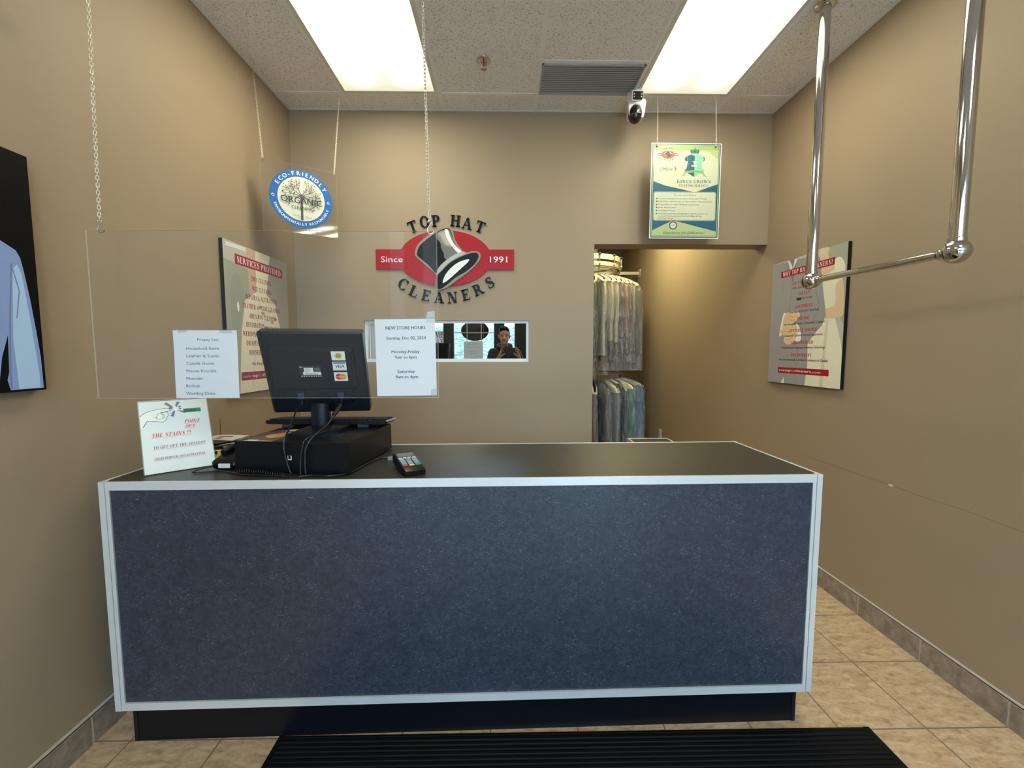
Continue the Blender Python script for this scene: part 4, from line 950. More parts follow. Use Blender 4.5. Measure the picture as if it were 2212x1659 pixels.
for k in range(3):
    b = MB(); b.T = KT; b.box(-.031+.0222*k, -.0135+.0222*k, -.0475, -.0385, .002, .0062, kc[k]); part(b, 'key', t, ('red key', 'yellow key', 'green key')[k])
b = MB(); b.tube(curve([(-.394, 1.583, CT+.018), (-.42, 1.62, CT+.006), (-.455, 1.655, CT+.0034), (-.50, 1.645, CT+.0034), (-.525, 1.56, CT+.0034), (-.545, 1.45, CT+.0034), (-.60, 1.412, CT+.0034), (-.66, 1.420, CT+.0034), (-.70, 1.410, CT+.0034)]), .0030, m_cable)
b.box(-.462, -.440, 1.628, 1.648, CT+.0002, CT+.012, M('clear_tag', (.30, .30, .28), .3))
tag(b.build('terminal_cable', origin=(-.42, 1.62, CT)), 'black cord curving over the counter from the card terminal', 'cable')
# telephone
t = thing('telephone', 'low black telephone with a white label on the counter left of the drawer', 'telephone', (-1.03, 1.60, CT))
b = MB(); vs = []
for y_, w_, zh, x_ in [(1.505, .038, .022, 0), (1.512, .046, .034, 0), (1.56, .050, .046, .002), (1.64, .052, .050, .006), (1.70, .050, .046, .01), (1.715, .044, .030, .01)]:
    pr = rrect(-1.018-w_+x_, CT+.004, -1.018+w_+x_, CT+zh, .011, 3); vs += [(p[0], y_, p[1]) for p in pr]
n = len(pr); b.add(vs, [(i*n+k, i*n+(k+1) % n, (i+1)*n+(k+1) % n, (i+1)*n+k) for i in range(5) for k in range(n)], m_black, True); b.add(vs, [list(range(n))[::-1], [5*n+k for k in range(n)]], m_black); part(b, 'base', t)
b = MB(); b.rbox(-1.035, -.993, 1.5025, 1.5045, CT+.008, CT+.024, .003, m_white, axis='y'); b.box(-1.028, -1.010, 1.5022, 1.5024, CT+.015, CT+.0162, m_inkb); part(b, 'label_plate', t, 'white label')
b = MB(); b.tube([(-1.045, 1.55, CT+.052), (-1.042, 1.60, CT+.062), (-1.040, 1.65, CT+.060), (-1.038, 1.69, CT+.050)], [.012, .014, .014, .011], m_black, 14); part(b, 'handset', t)
for fx in (-1.045, -.995):
    for fy in (1.525, 1.69): b = MB(); b.box(fx, fx+.012, fy, fy+.012, CT, CT+.005, m_black); part(b, 'rubber_foot', t)
pts = []
for k in range(240):
    s = k/239; a_ = s*2*pi*20; pts.append((-.935+.175*s, 1.450-.022*s+.0055*cos(a_), CT+.009+.0055*sin(a_)+.004*sin(s*5)))
b = MB(); b.tube(pts, .0016, m_cable, 6)
tag(b.build('coiled_cord', origin=(-.93, 1.45, CT)), 'coiled black telephone cord in front of the cash drawer', 'cord')
b = MB(); b.tube(curve([(-1.052, 1.52, CT+.012), (-1.085, 1.49, CT+.010), (-1.095, 1.462, CT+.004), (-1.02, 1.482, CT+.003), (-.96, 1.462, CT+.003), (-.90, 1.432, CT+.003), (-.80, 1.422, CT+.003), (-.735, 1.408, CT+.003)]), .0026, m_cable)
tag(b.build('telephone_cable', origin=(-1.05, 1.52, CT)), 'straight black cable looping from the telephone across the counter front', 'cable')

# paper pile, yellow packet and receipt spike behind the slanted sign
m_env = M('cream_card', (.62, .56, .46), .7); m_envd = M('dark_card', (.05, .045, .045), .7)
random.seed(11); z = CT+.0005; PLB = ['dark card at the bottom of the paper pile', 'cream envelope second from the bottom of the paper pile', 'dark folder low in the paper pile', 'cream envelope low in the paper pile', 'dark card in the middle of the paper pile', 'cream card in the middle of the paper pile', 'dark card high in the paper pile', 'cream envelope high in the paper pile', 'dark card just under the topmost card of the paper pile', 'white printed card on top of the paper pile left of the drawer']
for k in range(10):
    hgt = .0045+.0015*(k % 3); mt = m_env if k % 2 else m_envd; ang = random.uniform(-.9, .9); w_, l_ = .15, .105
    cx_, cy_ = -1.185+random.uniform(-.022, .022)-(.02 if k > 6 else 0), 1.79+random.uniform(-.015, .015)
    b = MB(); T0 = Matrix.Translation((cx_, cy_, z)) @ Matrix.Rotation(ang, 4, 'Z'); b.T = T0
    bend = lambda x_, y_: .004*cos(x_*20)
    b.grid(lambda u, v: (-w_/2+w_*u, -l_/2+l_*v, hgt-.001+bend(-w_/2+w_*u, 0)*.6), 8, 2, mt); b.grid(lambda u, v: (-w_/2+w_*u, l_/2-l_*v, bend(-w_/2+w_*u, 0)*.6-.0006+.0006), 8, 2, mt)
    for s_ in (-1, 1): b.grid(lambda u, v: (-w_/2+w_*u, s_*l_/2, (hgt-.001)*v+bend(-w_/2+w_*u, 0)*.6), 8, 1, mt)
    if k == 9: b.T = T0 @ Matrix.Translation((0, 0, .0032)); b.box(-.03, .03, .005, .015, .003, .0036, m_ink); b.box(-.02, .01, -.03, -.015, .003, .0036, m_inkb)
    tag(b.build('paper_card', origin=(cx_, cy_, z)), PLB[k], 'card', 'cards and envelopes piled on the counter'); z += hgt
b = MB(); b.T = Matrix.Translation((-1.155, 1.69, CT)) @ Matrix.Rotation(.5, 4, 'Z')
b.grid(lambda u, v: (-.06+.12*u, -.04+.08*v, .006+.022*sin(pi*u)*sin(pi*v)+.004*sin(u*9+v*7)), 12, 8, M('yellow_wrapper', (.75, .58, .12), .35)); b.grid(lambda u, v: (-.06+.12*u, .04-.08*v, .0012+.003*sin(pi*u)), 6, 4, M('yellow_wrapper', (.75, .58, .12), .35))
for k in range(4): b.box(-.03+.016*k, -.022+.016*k, -.03+.006*k, -.012+.006*k, .020, .0285, m_ink if k % 2 else m_yel)
tag(b.build('yellow_packet', origin=(-1.155, 1.69, CT)), 'crumpled yellow packet on the counter between the slanted sign and telephone', 'packet')
t = thing('receipt_spike', 'thin brown upright receipt spike rising behind the paper pile', 'spike', (-1.262, 1.86, CT))
b = MB(); b.lathe([(.001, CT), (.022, CT), (.022, CT+.004), (.001, CT+.008)], m_black, 20, c=(-1.262, 1.86, 0)); part(b, 'base', t)
b = MB(); b.tube([(-1.262, 1.86, CT+.004), (-1.262, 1.86, CT+.12), (-1.262, 1.86, CT+.135)], [.0016, .0016, .0004], M('brown_spike', (.12, .06, .03), .4), 8); part(b, 'needle', t)

# slanted POINT OUT THE STAINS sign
bl = Vector((-1.238, 1.432, CT)); br = Vector((-1.091, 1.570, CT)); wv = (br-bl).normalized(); nh = Vector((-wv.y, wv.x, 0)); ln = .5
uv = Vector((0, 0, 1))*cos(ln)+nh*sin(ln)
t = thing('counter_sign', 'leaning white POINT OUT THE STAINS sign in a clear holder on the counter corner', 'sign', tuple((bl+br)/2))
PW, PH = .2030, .276
PT = frame(bl+Vector((0, 0, .002)), wv, uv)
b = MB(); b.T = PT; b.box(0, PW, 0, PH, -.005, -.0035, m_acry); b.box(-.001, PW+.001, PH, PH+.0025, -.005, .0012, m_acre); b.box(PW, PW+.0012, 0, PH, -.005, .0012, m_acre); b.box(-.0012, 0, 0, PH, -.005, .0012, m_acre)
b.T = frame(bl, wv, nh); b.box(0, PW, 0, .085, .0002, .002, m_acry); part(b, 'acrylic_holder', t)
a = Art(.00025); m_gn = M('print_green', (.03, .25, .12), .6); c_hd = P('print_hand_fill', 212, 214, 202); c_bg2 = P('print_burst_grey', 112, 114, 124); c_st = P('sign_red', 196, 62, 84); c_std = P('sign_mauve', 130, 80, 100)
hand = [(.002, .218), (.0197, .2334), (.0338, .2374), (.0561, .2428), (.0816, .2432), (.0978, .2422), (.1005, .2402), (.0955, .2365), (.0692, .229), (.0807, .2270), (.0808, .2143), (.0736, .204), (.074, .1995), (.0645, .1907), (.0415, .1958), (.0262, .1966), (.0205, .2017), (.008, .1743), (.0028, .175)]
a.poly(hand, c_hd, 1)
a.stroke([(.002, .218), (.0197, .2334), (.0338, .2374), (.0561, .2428), (.0816, .2438), (.0985, .2428), (.1008, .2400), (.0955, .2362), (.0692, .229), (.0600, .2275)], .0014, m_ink, 3)
a.stroke([(.0600, .2290), (.0807, .2300), (.0812, .2143), (.0736, .204), (.0745, .1995), (.0645, .1907), (.0415, .1958), (.0262, .1966), (.0205, .2017)], .0014, m_ink, 3); a.stroke([(.0205, .198), (.0085, .176)], .0018, m_ink, 3)
a.stroke([(.0481, .2115), (.0515, .2243), (.0611, .2266), (.0668, .2181), (.0656, .2038), (.0513, .2023), (.0455, .2080), (.0481, .2115)], .0012, m_ink, 3); a.stroke([(.062, .225), (.0705, .218), (.0695, .206), (.0655, .205)], .0010, m_ink, 3); a.stroke([(.0390, .2120), (.0470, .2085)], .0009, m_ink, 3)
sc = (.1030, .2400)
for an, r_ in ((138, .037), (68, .030), (22, .022), (-8, .020), (-38, .036), (-108, .032), (172, .018)):
    c_, s_ = cos(radians(an)), sin(radians(an)); p_ = Vector((-s_, c_)); e_ = Vector((sc[0]+c_*r_, sc[1]+s_*r_)); m0 = Vector((sc[0]+c_*.008, sc[1]+s_*.008))
    a.poly([tuple(m0-p_*.003), tuple(e_-p_*.0060), tuple(e_+p_*.0042), tuple(m0+p_*.003)] if abs(an) > 60 else [tuple(m0-p_*.002), tuple(e_), tuple(m0+Vector((c_, s_))*r_*.4+p_*.006)], c_bg2, 2)
st = []
for k in range(14): r_ = .013 if k % 2 else .0055; st.append((sc[0]+r_*cos(k*pi/7), sc[1]+r_*sin(k*pi/7)))
a.poly(st, m_whv, 3)
a.rect(.1270, .2215, .1803, .2376, m_gn, 2); a.text('PLEASE ...', .1285, .2250, .0090, m_ink, w=.050, ly=3, bold=.03)
for s_, x_, z_, h_, w_, c_ in [('POINT', .126, .1795, .0130, .045, c_st), ('OUT', .1265, .1591, .0130, .0290, c_st), ('THE STAINS !!!', .028, .1340, .0145, .112, c_st), ('TO GET OUT THE STAINS!!!', .029, .0900, .0105, .150, c_std), ('(STAIN REMOVAL NOT GUARANTEED)', .029, .0490, .0082, .148, c_std)]:
    a.serif(s_, x_, z_, h_, c_, w=w_, shear=.28, ly=3, gap=.13); a.rect(x_-.001, z_-.0032, x_+w_+.001, z_-.0025, c_st, 3)
b = MB(); b.T = PT; b.box(.001, PW-.001, .001, PH-.001, -.0032, -.0002, M('sign_paper', (.74, .78, .76), .45)); b.T = Matrix.Identity(4); a.into(b, PT); part(b, 'printed_sheet', t)

# ================================================================== HANGING SNEEZE GUARD AND ITS NOTICES
def chain_mesh(b, p, q, link=.0155, r=.0011, wd=.0038, mat=None):
    p, q = Vector(p), Vector(q); d = q-p; n = max(2, int(d.length/(link*.76))); z = d.normalized(); x = z.orthogonal().normalized(); y = z.cross(x)
    for i in range(n):
        c = p+d*(i+.5)/n; A, B_ = (x, y) if i % 2 else (y, x); pth = []; hl = link/2-wd
        for k in range(12):
            an = 2*pi*k/12; pth.append(c+A*wd*cos(an)+z*(wd*sin(an)+(hl if sin(an) > 0.01 else -hl if sin(an) < -.01 else 0)))
        b.tube(pth, r, mat or m_chain, 5, closed=True)
def hook(b, top, bot, side, r=.0016):
    top, bot = Vector(top), Vector(bot); s = Vector(side); L = (bot-top)
    b.tube(curve([top+s*-.006+L*.12, top+s*-.004, top+s*.004+L*.02, top+s*.006+L*.16, top+L*.45+s*-.004, top+L*.72+s*-.010, bot+s*-.004, bot+s*.006-L*.03, bot+s*.012-L*.18], 5), r, m_chrome, 8)
GYP = 1.460; gx0, gx1, gz0, gz1 = -1.400, -.232, 1.203, 1.768
t = thing('sneeze_guard', 'clear acrylic sneeze guard hung on chains above the left of the counter', 'screen', (-.82, GYP, gz0))
b = MB(); b.box(gx0, gx1, GYP-.002, GYP+.002, gz0, gz1, m_acry)
part(b, 'acrylic_panel', t)
b = MB()
for q in ((gx0-.0006, gx0, gz0, gz1), (gx1, gx1+.0006, gz0, gz1), (gx0, gx1, gz0-.0006, gz0), (gx0, gx1, gz1, gz1+.0006)): b.box(q[0], q[1], GYP-.002, GYP+.002, q[2], q[3], m_acre)
part(b, 'polished_edge', t)
for (xt, xb) in ((-1.325, -1.352), (-.273, -.255)):
    b = MB(); chain_mesh(b, (xt, GYP, CZ-.004), (xb, GYP, 1.800)); ch = part(b, 'chain', t)
    b = MB(); hook(b, (xb, GYP, 1.802), (xb+.003, GYP, 1.760), (1, 0, 0)); b.build('hook').parent = ch
    o = ch.children[0]; o.data.transform(Matrix.Translation((-t.location.x, -t.location.y, -t.location.z)))
# stack papers in front of the panel, taped to it
m_tape = thin_clear('clear_tape', (.97, .97, .96), .6, .1, .04)
def notice(name, label, x0, z0, w, h, art, back, tapes, skew=0.0, curl=.0025):
    t = thing(name, label, 'notice', (x0+w/2, GYP-.003, z0))
    T0 = frame((x0, GYP-.0032, z0), (cos(skew), 0, sin(skew)), (-sin(skew), 0, cos(skew)))
    wf = lambda u, v: curl*(.5+.5*sin(v/h*5+1))*(.3+abs(u/w-.5)*1.4)
    b = MB(); b.T = T0; b.grid(lambda i, j: (w*i, h*j, wf(w*i, h*j)), 14, 18, m_note); b.T = Matrix.Identity(4)
    art.into(b, T0, wf); 
    back.into(b, T0 @ Matrix.Translation((0, 0, -.0009)), wf); part(b, 'sheet', t)
    for q in tapes:
        b = MB(); b.T = T0; b.prism(q, .0035, .0037, m_tape, 'z'); part(b, 'tape', t)
def note_mat():
    m, nt, b, o = new_mat('notice_paper'); b.inputs['Base Color'].default_value = (.80, .81, .84, 1); b.inputs['Roughness'].default_value = .85
    b.inputs['Specular IOR Level'].default_value = .15
    tl = nd(nt, 'ShaderNodeBsdfTranslucent'); tl.inputs[0].default_value = (.75, .76, .78, 1); mx = nt.nodes.new('ShaderNodeMixShader'); mx.inputs[0].default_value = .22
    nt.links.new(b.outputs[0], mx.inputs[1]); nt.links.new(tl.outputs[0], mx.inputs[2]); nt.links.new(mx.outputs[0], o.inputs[0]); return m
m_note = note_mat(); m_ghost = M('show_through_ink', (.38, .39, .41), .9)
a = Art(.00025); g = Art(.0001)
def nt_(s, x, z, h, w, bold=.0): a.text(s, x, z, h, m_inkb, w=w, bold=bold, ly=2)
nt_('Prepay List', .081, .1960, .0100, .071)
for s, x, z, w in [('Household Items', .042, .1655, .111), ('Leather & Suede', .041, .1400, .110), ('Canada Goose', .040, .1145, .094), ('Moose Knuckle', .039, .0885, .101), ('Moncler', .038, .0625, .056), ('Rudsak', .036, .0370, .047), ('Wedding Dress', .034, .0110, .099)]: nt_(s, x, z, .0105, w)
notice('prepay_notice', 'white Prepay List sheet taped on the left of the sneeze guard', -1.131, 1.2035, .2155, .232, a, g, [[(.02, .222), (.05, .226), (.048, .240), (.018, .236)], [(.16, .222), (.20, .222), (.20, .237), (.16, .237)]], 0.0)
a = Art(.00025)
H = [('NEW STORE HOURS', .1045, .2285, .0115, .136, .022), ('Starting: Dec 02, 2024', .1050, .1945, .0100, .136, .022), ('Monday-Friday', .1020, .1475, .0100, .096, .022), ('9am to 6pm', .1020, .1290, .0100, .075, .022), ('Saturday', .1025, .0795, .0100, .060, .022), ('9am to 4pm', .1040, .0610, .0100, .077, .022)]
for s, x, z, h, w, bo in H: a.text(s, x, z, h, m_inkb, w=w, bold=bo, ly=2, align='c'); g.text(s, x, z, h, m_ghost, w=w, bold=bo, ly=1, align='c')
notice('store_hours_notice', 'white NEW STORE HOURS sheet taped on the right end of the sneeze guard', -.4435, 1.2085, .2060, .2640, a, g, [[(.175, .250), (.205, .252), (.207, .290), (.180, .286)], [(.185, .0), (.214, -.002), (.214, .024), (.187, .022)]], .012, .0015)

# ================================================================== HANGING ECO SIGN
e0 = Vector((-1.362, 2.451, 2.056)); e1 = Vector((-1.022, 2.650, 2.056)); eu = (e1-e0).normalized(); EW, EH = (e1-e0).length, .384
t = thing('hanging_eco_sign', 'clear acrylic panel with a blue ringed ECO-FRIENDLY ORGANIC CLEANING disc, hung on chains', 'sign', tuple((e0+e1)/2))
ET = frame(e0, eu, (0, 0, 1))
b = MB(); b.T = ET; b.box(0, EW, 0, EH, -.0015, .0015, m_acry2); part(b, 'acrylic_panel', t)
b = MB(); b.T = ET
for q in ((-.0005, 0, 0, EH), (EW, EW+.0005, 0, EH), (0, EW, -.0006, 0), (0, EW, EH, EH+.0006)): b.box(q[0], q[1], q[2], q[3], -.0015, .0015, m_acre)
part(b, 'polished_edge', t)
m_eb = M('decal_blue', (.005, .13, .42), .35); m_ew = M('decal_cream', (.74, .73, .60), .45); m_tr = M('tree_brown', (.10, .085, .07), .5); m_yg = M('leaf_yellow', (.55, .52, .25), .5); m_lf2 = M('leaf_dark', (.07, .07, .06), .5)
a = Art(.00022); ecx, ecy, R = .200, .196, .166
a.poly(ell(ecx, ecy, R, R, 72), m_eb, 1).poly(ell(ecx, ecy, .124, .124, 64), m_ew, 2)
a.arc('ECO-FRIENDLY', ecx, ecy, .1445, 90, .022, m_whv, 128, True, serif=False, ly=3, bold=.035)
a.arc('ENVIRONMENTALLY RESPONSIBLE', ecx, ecy, .1435, 270, .0145, m_whv, 150, False, serif=False, ly=3, bold=.04)
for s_ in (-1, 1):
    a.stroke([(ecx+s_*.145-.010, ecy+.002), (ecx+s_*.145-.002, ecy+.006), (ecx+s_*.145+.008, ecy-.002), (ecx+s_*.145, ecy-.008), (ecx+s_*.145-.008, ecy-.002), (ecx+s_*.145-.001, ecy+.010)], .0026, m_whv, 3)
a.poly([(ecx-.007, ecy-.120), (ecx+.006, ecy-.120), (ecx+.006, ecy), (ecx+.010, ecy+.020), (ecx, ecy+.028), (ecx-.008, ecy+.020), (ecx-.0065, ecy)], m_tr, 3)
random.seed(5)
def branch(x, y, an, ln_, w_, dep):
    pts = [(x, y)]; 
    for k in range(5):
        an += (8 if an > 90 else -8)*(1 if dep % 2 else -.6)*.9; x += cos(radians(an))*ln_/5; y += sin(radians(an))*ln_/5; pts.append((x, y))
        if k > 0:
            for s_ in (-1, 1):
                if random.random() < .75:
                    la = an+s_*random.uniform(45, 75); lx, ly_ = x+cos(radians(la))*.009, y+sin(radians(la))*.009
                    if (lx-ecx)**2+(ly_-ecy)**2 > .115**2: continue
                    q = random.random(); c_ = Vector((cos(radians(la)), sin(radians(la)))); n_ = Vector((-c_.y, c_.x)); p_ = Vector((lx, ly_))
                    if q < .72: a.poly([tuple(p_-c_*.0055), tuple(p_+n_*.0026), tuple(p_+c_*.0055), tuple(p_-n_*.0026)], m_lf2, 4)
                    else: a.ringp(lx, ly_, .0045, .0045, .0011, m_yg, 4, 8)
    a.stroke(pts, [w_*(1-.75*k/5) for k in range(6)], m_tr, 3)
    if dep > 0:
        for s_ in (-1, 1): branch(pts[3][0], pts[3][1], an+s_*38, ln_*.62, w_*.5, dep-1)
for an, l_ in ((176, .085), (152, .088), (125, .085), (98, .075), (72, .078), (48, .080), (22, .085), (3, .088), (-12, .078)): branch(ecx+.001*cos(radians(an)), ecy+.012, an, l_, .0042, 1)
for x_, y_, c_ in ((-.045, .058, m_tr), (.040, .072, m_redt), (-.040, .025, m_tr)): a.ringp(ecx+x_, ecy+y_, .0055, .0055, .002, c_, 5, 4)
a.text('ORGANIC', ecx-.108, ecy-.028, .034, m_ink, w=.216, bold=.012, ly=6); a.text('CLEANING', ecx-.055, ecy-.062, .019, m_ink, w=.116, bold=.004, ly=6)
a.stroke([(ecx-.05, ecy-.095), (ecx-.03, ecy-.103), (ecx-.018, ecy-.098), (ecx-.024, ecy-.090)], .0018, m_tr, 4); a.stroke([(ecx+.05, ecy-.103), (ecx+.03, ecy-.105), (ecx+.02, ecy-.098), (ecx+.028, ecy-.092), (ecx+.034, ecy-.10)], .0018, m_tr, 4)
for k in range(8): a.stroke([(ecx-.020+.006*k, ecy-.118), (ecx-.024+.0072*k, ecy-.100)], .0007, m_tr, 4)
b = MB(); b.T = ET; b.prism(ell(ecx, ecy, R, R, 72), .0016, .0022, m_eb, 'z'); b.T = Matrix.Identity(4); a.into(b, ET @ Matrix.Translation((0, 0, .0022))); part(b, 'decal', t, 'round blue and cream decal with a tree')
for top, u_ in (((-1.425, 2.53, CZ-.003), .012), ((-1.039, 2.790, CZ-.004), EW-.012)):
    q = ET @ Vector((u_, EH-.012, 0)); b = MB(); chain_mesh(b, top, q, .0135, .0010, .0034); part(b, 'chain', t)

# ================================================================== HANGING GREEN POSTER
KW, KH = .4535, .598; KO = Vector((.939, 2.785, 2.097)); KT_ = frame(KO, (cos(-.003), 0, sin(-.003)), (sin(.003), 0, 1))
t = thing('hanging_poster', 'green framed KINGS CROWN CUSTOM SERVICE poster hung on two strings from the ceiling', 'poster', (KO.x+KW/2, KO.y, KO.z))
m_pg = M('poster_sheet', (.54, .56, .40), .4, coat=.15, bumpy=.0, var=.10, vscale=9); m_pgreen = M('poster_green', (.28, .42, .13), .4, coat=.15, var=.15, vscale=8); m_teal = M('poster_teal', (.018, .10, .155), .35, coat=.15); m_pred = M('poster_red', (.55, .09, .07), .5); m_pdk = M('poster_text', (.09, .11, .12), .6); m_orr = M('poster_orange_red', (.62, .12, .06), .5); m_mint = M('poster_mint', (.22, .50, .36), .5); m_pw = M('poster_white', (.60, .60, .52), .4, coat=.1)
m_lime = M('poster_lime', (.40, .47, .22), .4, coat=.15, var=.05)
a = Art(.00025)
a.rect(0, 0, KW, KH, m_whv, 0).rect(.005, .005, KW-.005, KH-.005, m_teal, 1).rect(.011, .011, KW-.011, KH-.011, m_lime, 2).rect(.0155, .0155, KW-.0155, KH-.0155, m_teal, 3).rect(.018, .018, KW-.018, KH-.018, m_pg, 4)
a.rect(.018, .555, KW-.018, KH-.018, m_pgreen, 5).poly([(.018, .555), (KW-.018, .555), (KW-.018, .50), (.36, .548), (.10, .540)], m_lime, 5)
a.poly([(.018, .3607), (.0945, .3339), (.2898, .2909), (.348, .3143), (KW-.018, .3441), (KW-.018, .046), (.1531, .1152), (.018, .051)], m_teal, 6)
a.stroke([(.12, .3295), (.2898, .2915), (.37, .3215)], [.0008, .004, .0008], m_pred, 7); a.stroke([(.07, .078), (.1531, .1155), (.26, .090)], [.0008, .004, .0008], m_pred, 9)
a.poly([(.018, .018), (KW-.018, .018), (KW-.018, .045), (.1531, .1125), (.018, .050)], m_lime, 8)
a.poly(rrect(.0215, .1130, KW-.025, .2955, .014), m_pw, 7).poly(rrect(.0235, .1150, KW-.027, .2935, .013), m_teal, 8).poly(rrect(.0255, .1170, KW-.029, .2915, .012), m_pg, 9)
for k in range(22):
    x_ = .05+random.random()*.3; z_ = .14+random.random()*.42; 
    if .30 < z_ < .36: continue
    a.stroke([(x_, z_), (x_+.03, z_+.001), (x_+.06, z_-.001)], [.0004, .0012, .0004], P('poster_streak', 196, 190, 160), 10 if z_ < .29 else 5)
# small logo
lx, lz = .108, .5265
a.poly(ell(lx, lz, .044, .026, 30), m_orr, 6).rect(lx-.067, lz-.0085, lx+.067, lz+.0085, m_orr, 6)
a.rect(lx-.062, lz-.0025, lx-.046, lz+.0025, m_pw, 7).rect(lx+.046, lz-.0025, lx+.062, lz+.0025, m_pw, 7)
a.poly([(lx-.027, lz+.004), (lx+.001, lz+.028), (lx+.022, lz+.005), (lx+.033, lz+.007), (lx+.005, lz-.024), (lx-.006, lz-.022), (lx-.003, lz-.014)], m_pw, 7)
a.poly([(lx-.024, lz+.004), (lx, lz+.025), (lx+.018, lz+.004), (lx-.004, lz-.013)], m_pdk, 8).poly(smooth([(lx-.005, lz-.021), (lx+.004, lz-.005), (lx+.030, lz+.006), (lx+.018, lz-.010), (lx+.004, lz-.022)], 1), m_pdk, 8)
a.arc('TOP HAT', lx, lz-.030, .070, 90, .0105, m_pdk, 64, True, ly=8, sx=1.1); a.arc('CLEANERS', lx, lz+.048, .082, 270, .0105, m_pdk, 70, False, ly=8, sx=1.1)
a.text('Offers', .056, .4265, .020, m_pdk, w=.086, shear=.45, ly=7); a.poly([(.154, .4581), (.1663, .4387), (.154, .4178)], m_orr, 7)
# crowned shirt emblem
ix = .281
a.poly([(ix-.024, .535), (ix-.030, .553), (ix-.024, .560), (ix-.017, .553), (ix-.012, .563), (ix-.006, .555), (ix, .570), (ix+.006, .555), (ix+.012, .563), (ix+.017, .553), (ix+.024, .560), (ix+.030, .553), (ix+.024, .535)], m_teal, 6)
for k in (-2, -1, 1, 2): a.stroke([(ix+k*.007, .540), (ix+k*.009, .548), (ix+k*.005, .555)], .0014, m_mint, 7)
a.poly(ell(ix-.052, .500, .012, .015, 16), m_teal, 6).poly(ell(ix+.054, .500, .012, .015, 16), m_teal, 6)
a.ringp(ix, .573, .003, .003, .001, m_teal, 7, 8); a.stroke([(ix-.024, .531), (ix, .528), (ix+.024, .531)], .003, m_mint, 7)
a.poly([(ix, .520), (ix-.026, .528), (ix-.052, .515), (ix-.060, .495), (ix-.048, .485), (ix-.042, .493), (ix-.050, .445), (ix-.064, .425), (ix, .388)], m_teal, 6)
a.poly([(ix, .520), (ix+.026, .528), (ix+.052, .515), (ix+.062, .495), (ix+.050, .485), (ix+.044, .493), (ix+.052, .445), (ix+.064, .425), (ix, .388)], m_mint, 6)
a.stroke([(ix-.060, .507), (ix-.050, .510), (ix-.044, .500), (ix-.050, .492)], .002, m_mint, 7); a.stroke([(ix+.062, .507), (ix+.052, .510), (ix+.046, .500), (ix+.052, .492)], .002, m_mint, 7)
a.poly([(ix-.014, .486), (ix+.018, .486), (ix+.014, .479), (ix-.010, .479)], m_pw, 8).poly([(ix-.006, .477), (ix+.010, .477), (ix+.006, .463), (ix-.004, .463)], m_pw, 8).poly([(ix-.020, .462), (ix+.020, .462), (ix+.014, .452), (ix-.018, .452)], m_pw, 8)
a.poly([(ix-.088, .390), (ix-.068, .408), (ix-.064, .424), (ix, .432), (ix+.060, .422), (ix+.066, .406), (ix+.086, .386), (ix+.060, .394), (ix+.056, .408), (ix, .418), (ix-.058, .410), (ix-.062, .396)], m_pgreen, 7)
a.text('Professional We Are True', ix-.055, .4195, .0075, m_pdk, w=.112, shear=.2, ly=8)
a.serif('KINGS CROWN', .1702, .3510, .0175, m_pdk, w=.2223, ly=7, gap=.14); a.serif('CUSTOM SERVICE', .1861, .3275, .0135, m_pdk, w=.1885, ly=7, gap=.2)
a.text('Your Garments Receive', .152, .2700, .0095, m_pdk, w=.145, shear=.4, ly=10)
for z_, s_, w_ in [(.2519, 'Custom Cleaning Process (Environmentally-Friendly)', .318), (.2338, 'Multi-Point Inspection by our Expert Fabric Care Specialists', .352), (.2140, 'All garments are Hand-Finished to perfection', .268), (.1959, 'Minor Repairs fixed', .118), (.1761, 'De-Linting Process', .112), (.1571, 'All finished garments are packaged with the utmost care', .330), (.1423, 'to preserve your garment from wrinkling during', .284), (.1283, 'travel and storage.', .104)]:
    a.text(s_, .0525, z_-.004, .0085, m_pdk, w=w_, ly=10, bold=.01)
    if z_ > .15: a.poly(ell(.0425, z_, .005, .005, 12), m_pdk, 10)
a.poly(ell(.154, .083, .026, .026, 32), m_teal, 10).poly(ell(.154, .083, .019, .019, 28), m_pw, 11); a.text('ORGANIC', .1405, .079, .006, m_pdk, w=.027, ly=12); a.stroke([(.154, .070), (.154, .094)], .002, m_pdk, 12); a.stroke([(.146, .094), (.154, .087), (.162, .094)], .0014, m_pdk, 12)
a.text('Experience the Difference!', .0897, .0300, .0145, m_pdk, w=.2725, shear=.45, ly=10)
b = MB(); b.T = KT_; b.box(0, KW, 0, KH, -.0022, -.0001, m_whv); b.T = Matrix.Identity(4); a.into(b, KT_); part(b, 'printed_board', t)
m_str = M('white_string', (.75, .72, .62), .6)
for x_, u_ in ((.972, .034), (1.346, .414)):
    q = KT_ @ Vector((u_, KH-.020, .004)); b = MB(); b.tube(curve([(x_, 2.785, CZ-.003), (x_+.004, 2.783, CZ-.12), (q.x+.002, 2.782, KO.z+KH+.015), (q.x, q.y, q.z+.02), tuple(q)], 6), .0016, m_str, 6)
    b.tube([(q.x, q.y-.001, KO.z+KH+.012), (q.x, q.y-.001, KO.z+KH+.030)], .003, m_str, 8); part(b, 'string', t)
    b = MB(); b.T = KT_; b.lathe([(.001, .0035), (.006, .0032), (.006, .001)], m_tr, 14, c=(u_, KH-.022, 0)); part(b, 'eyelet', t)

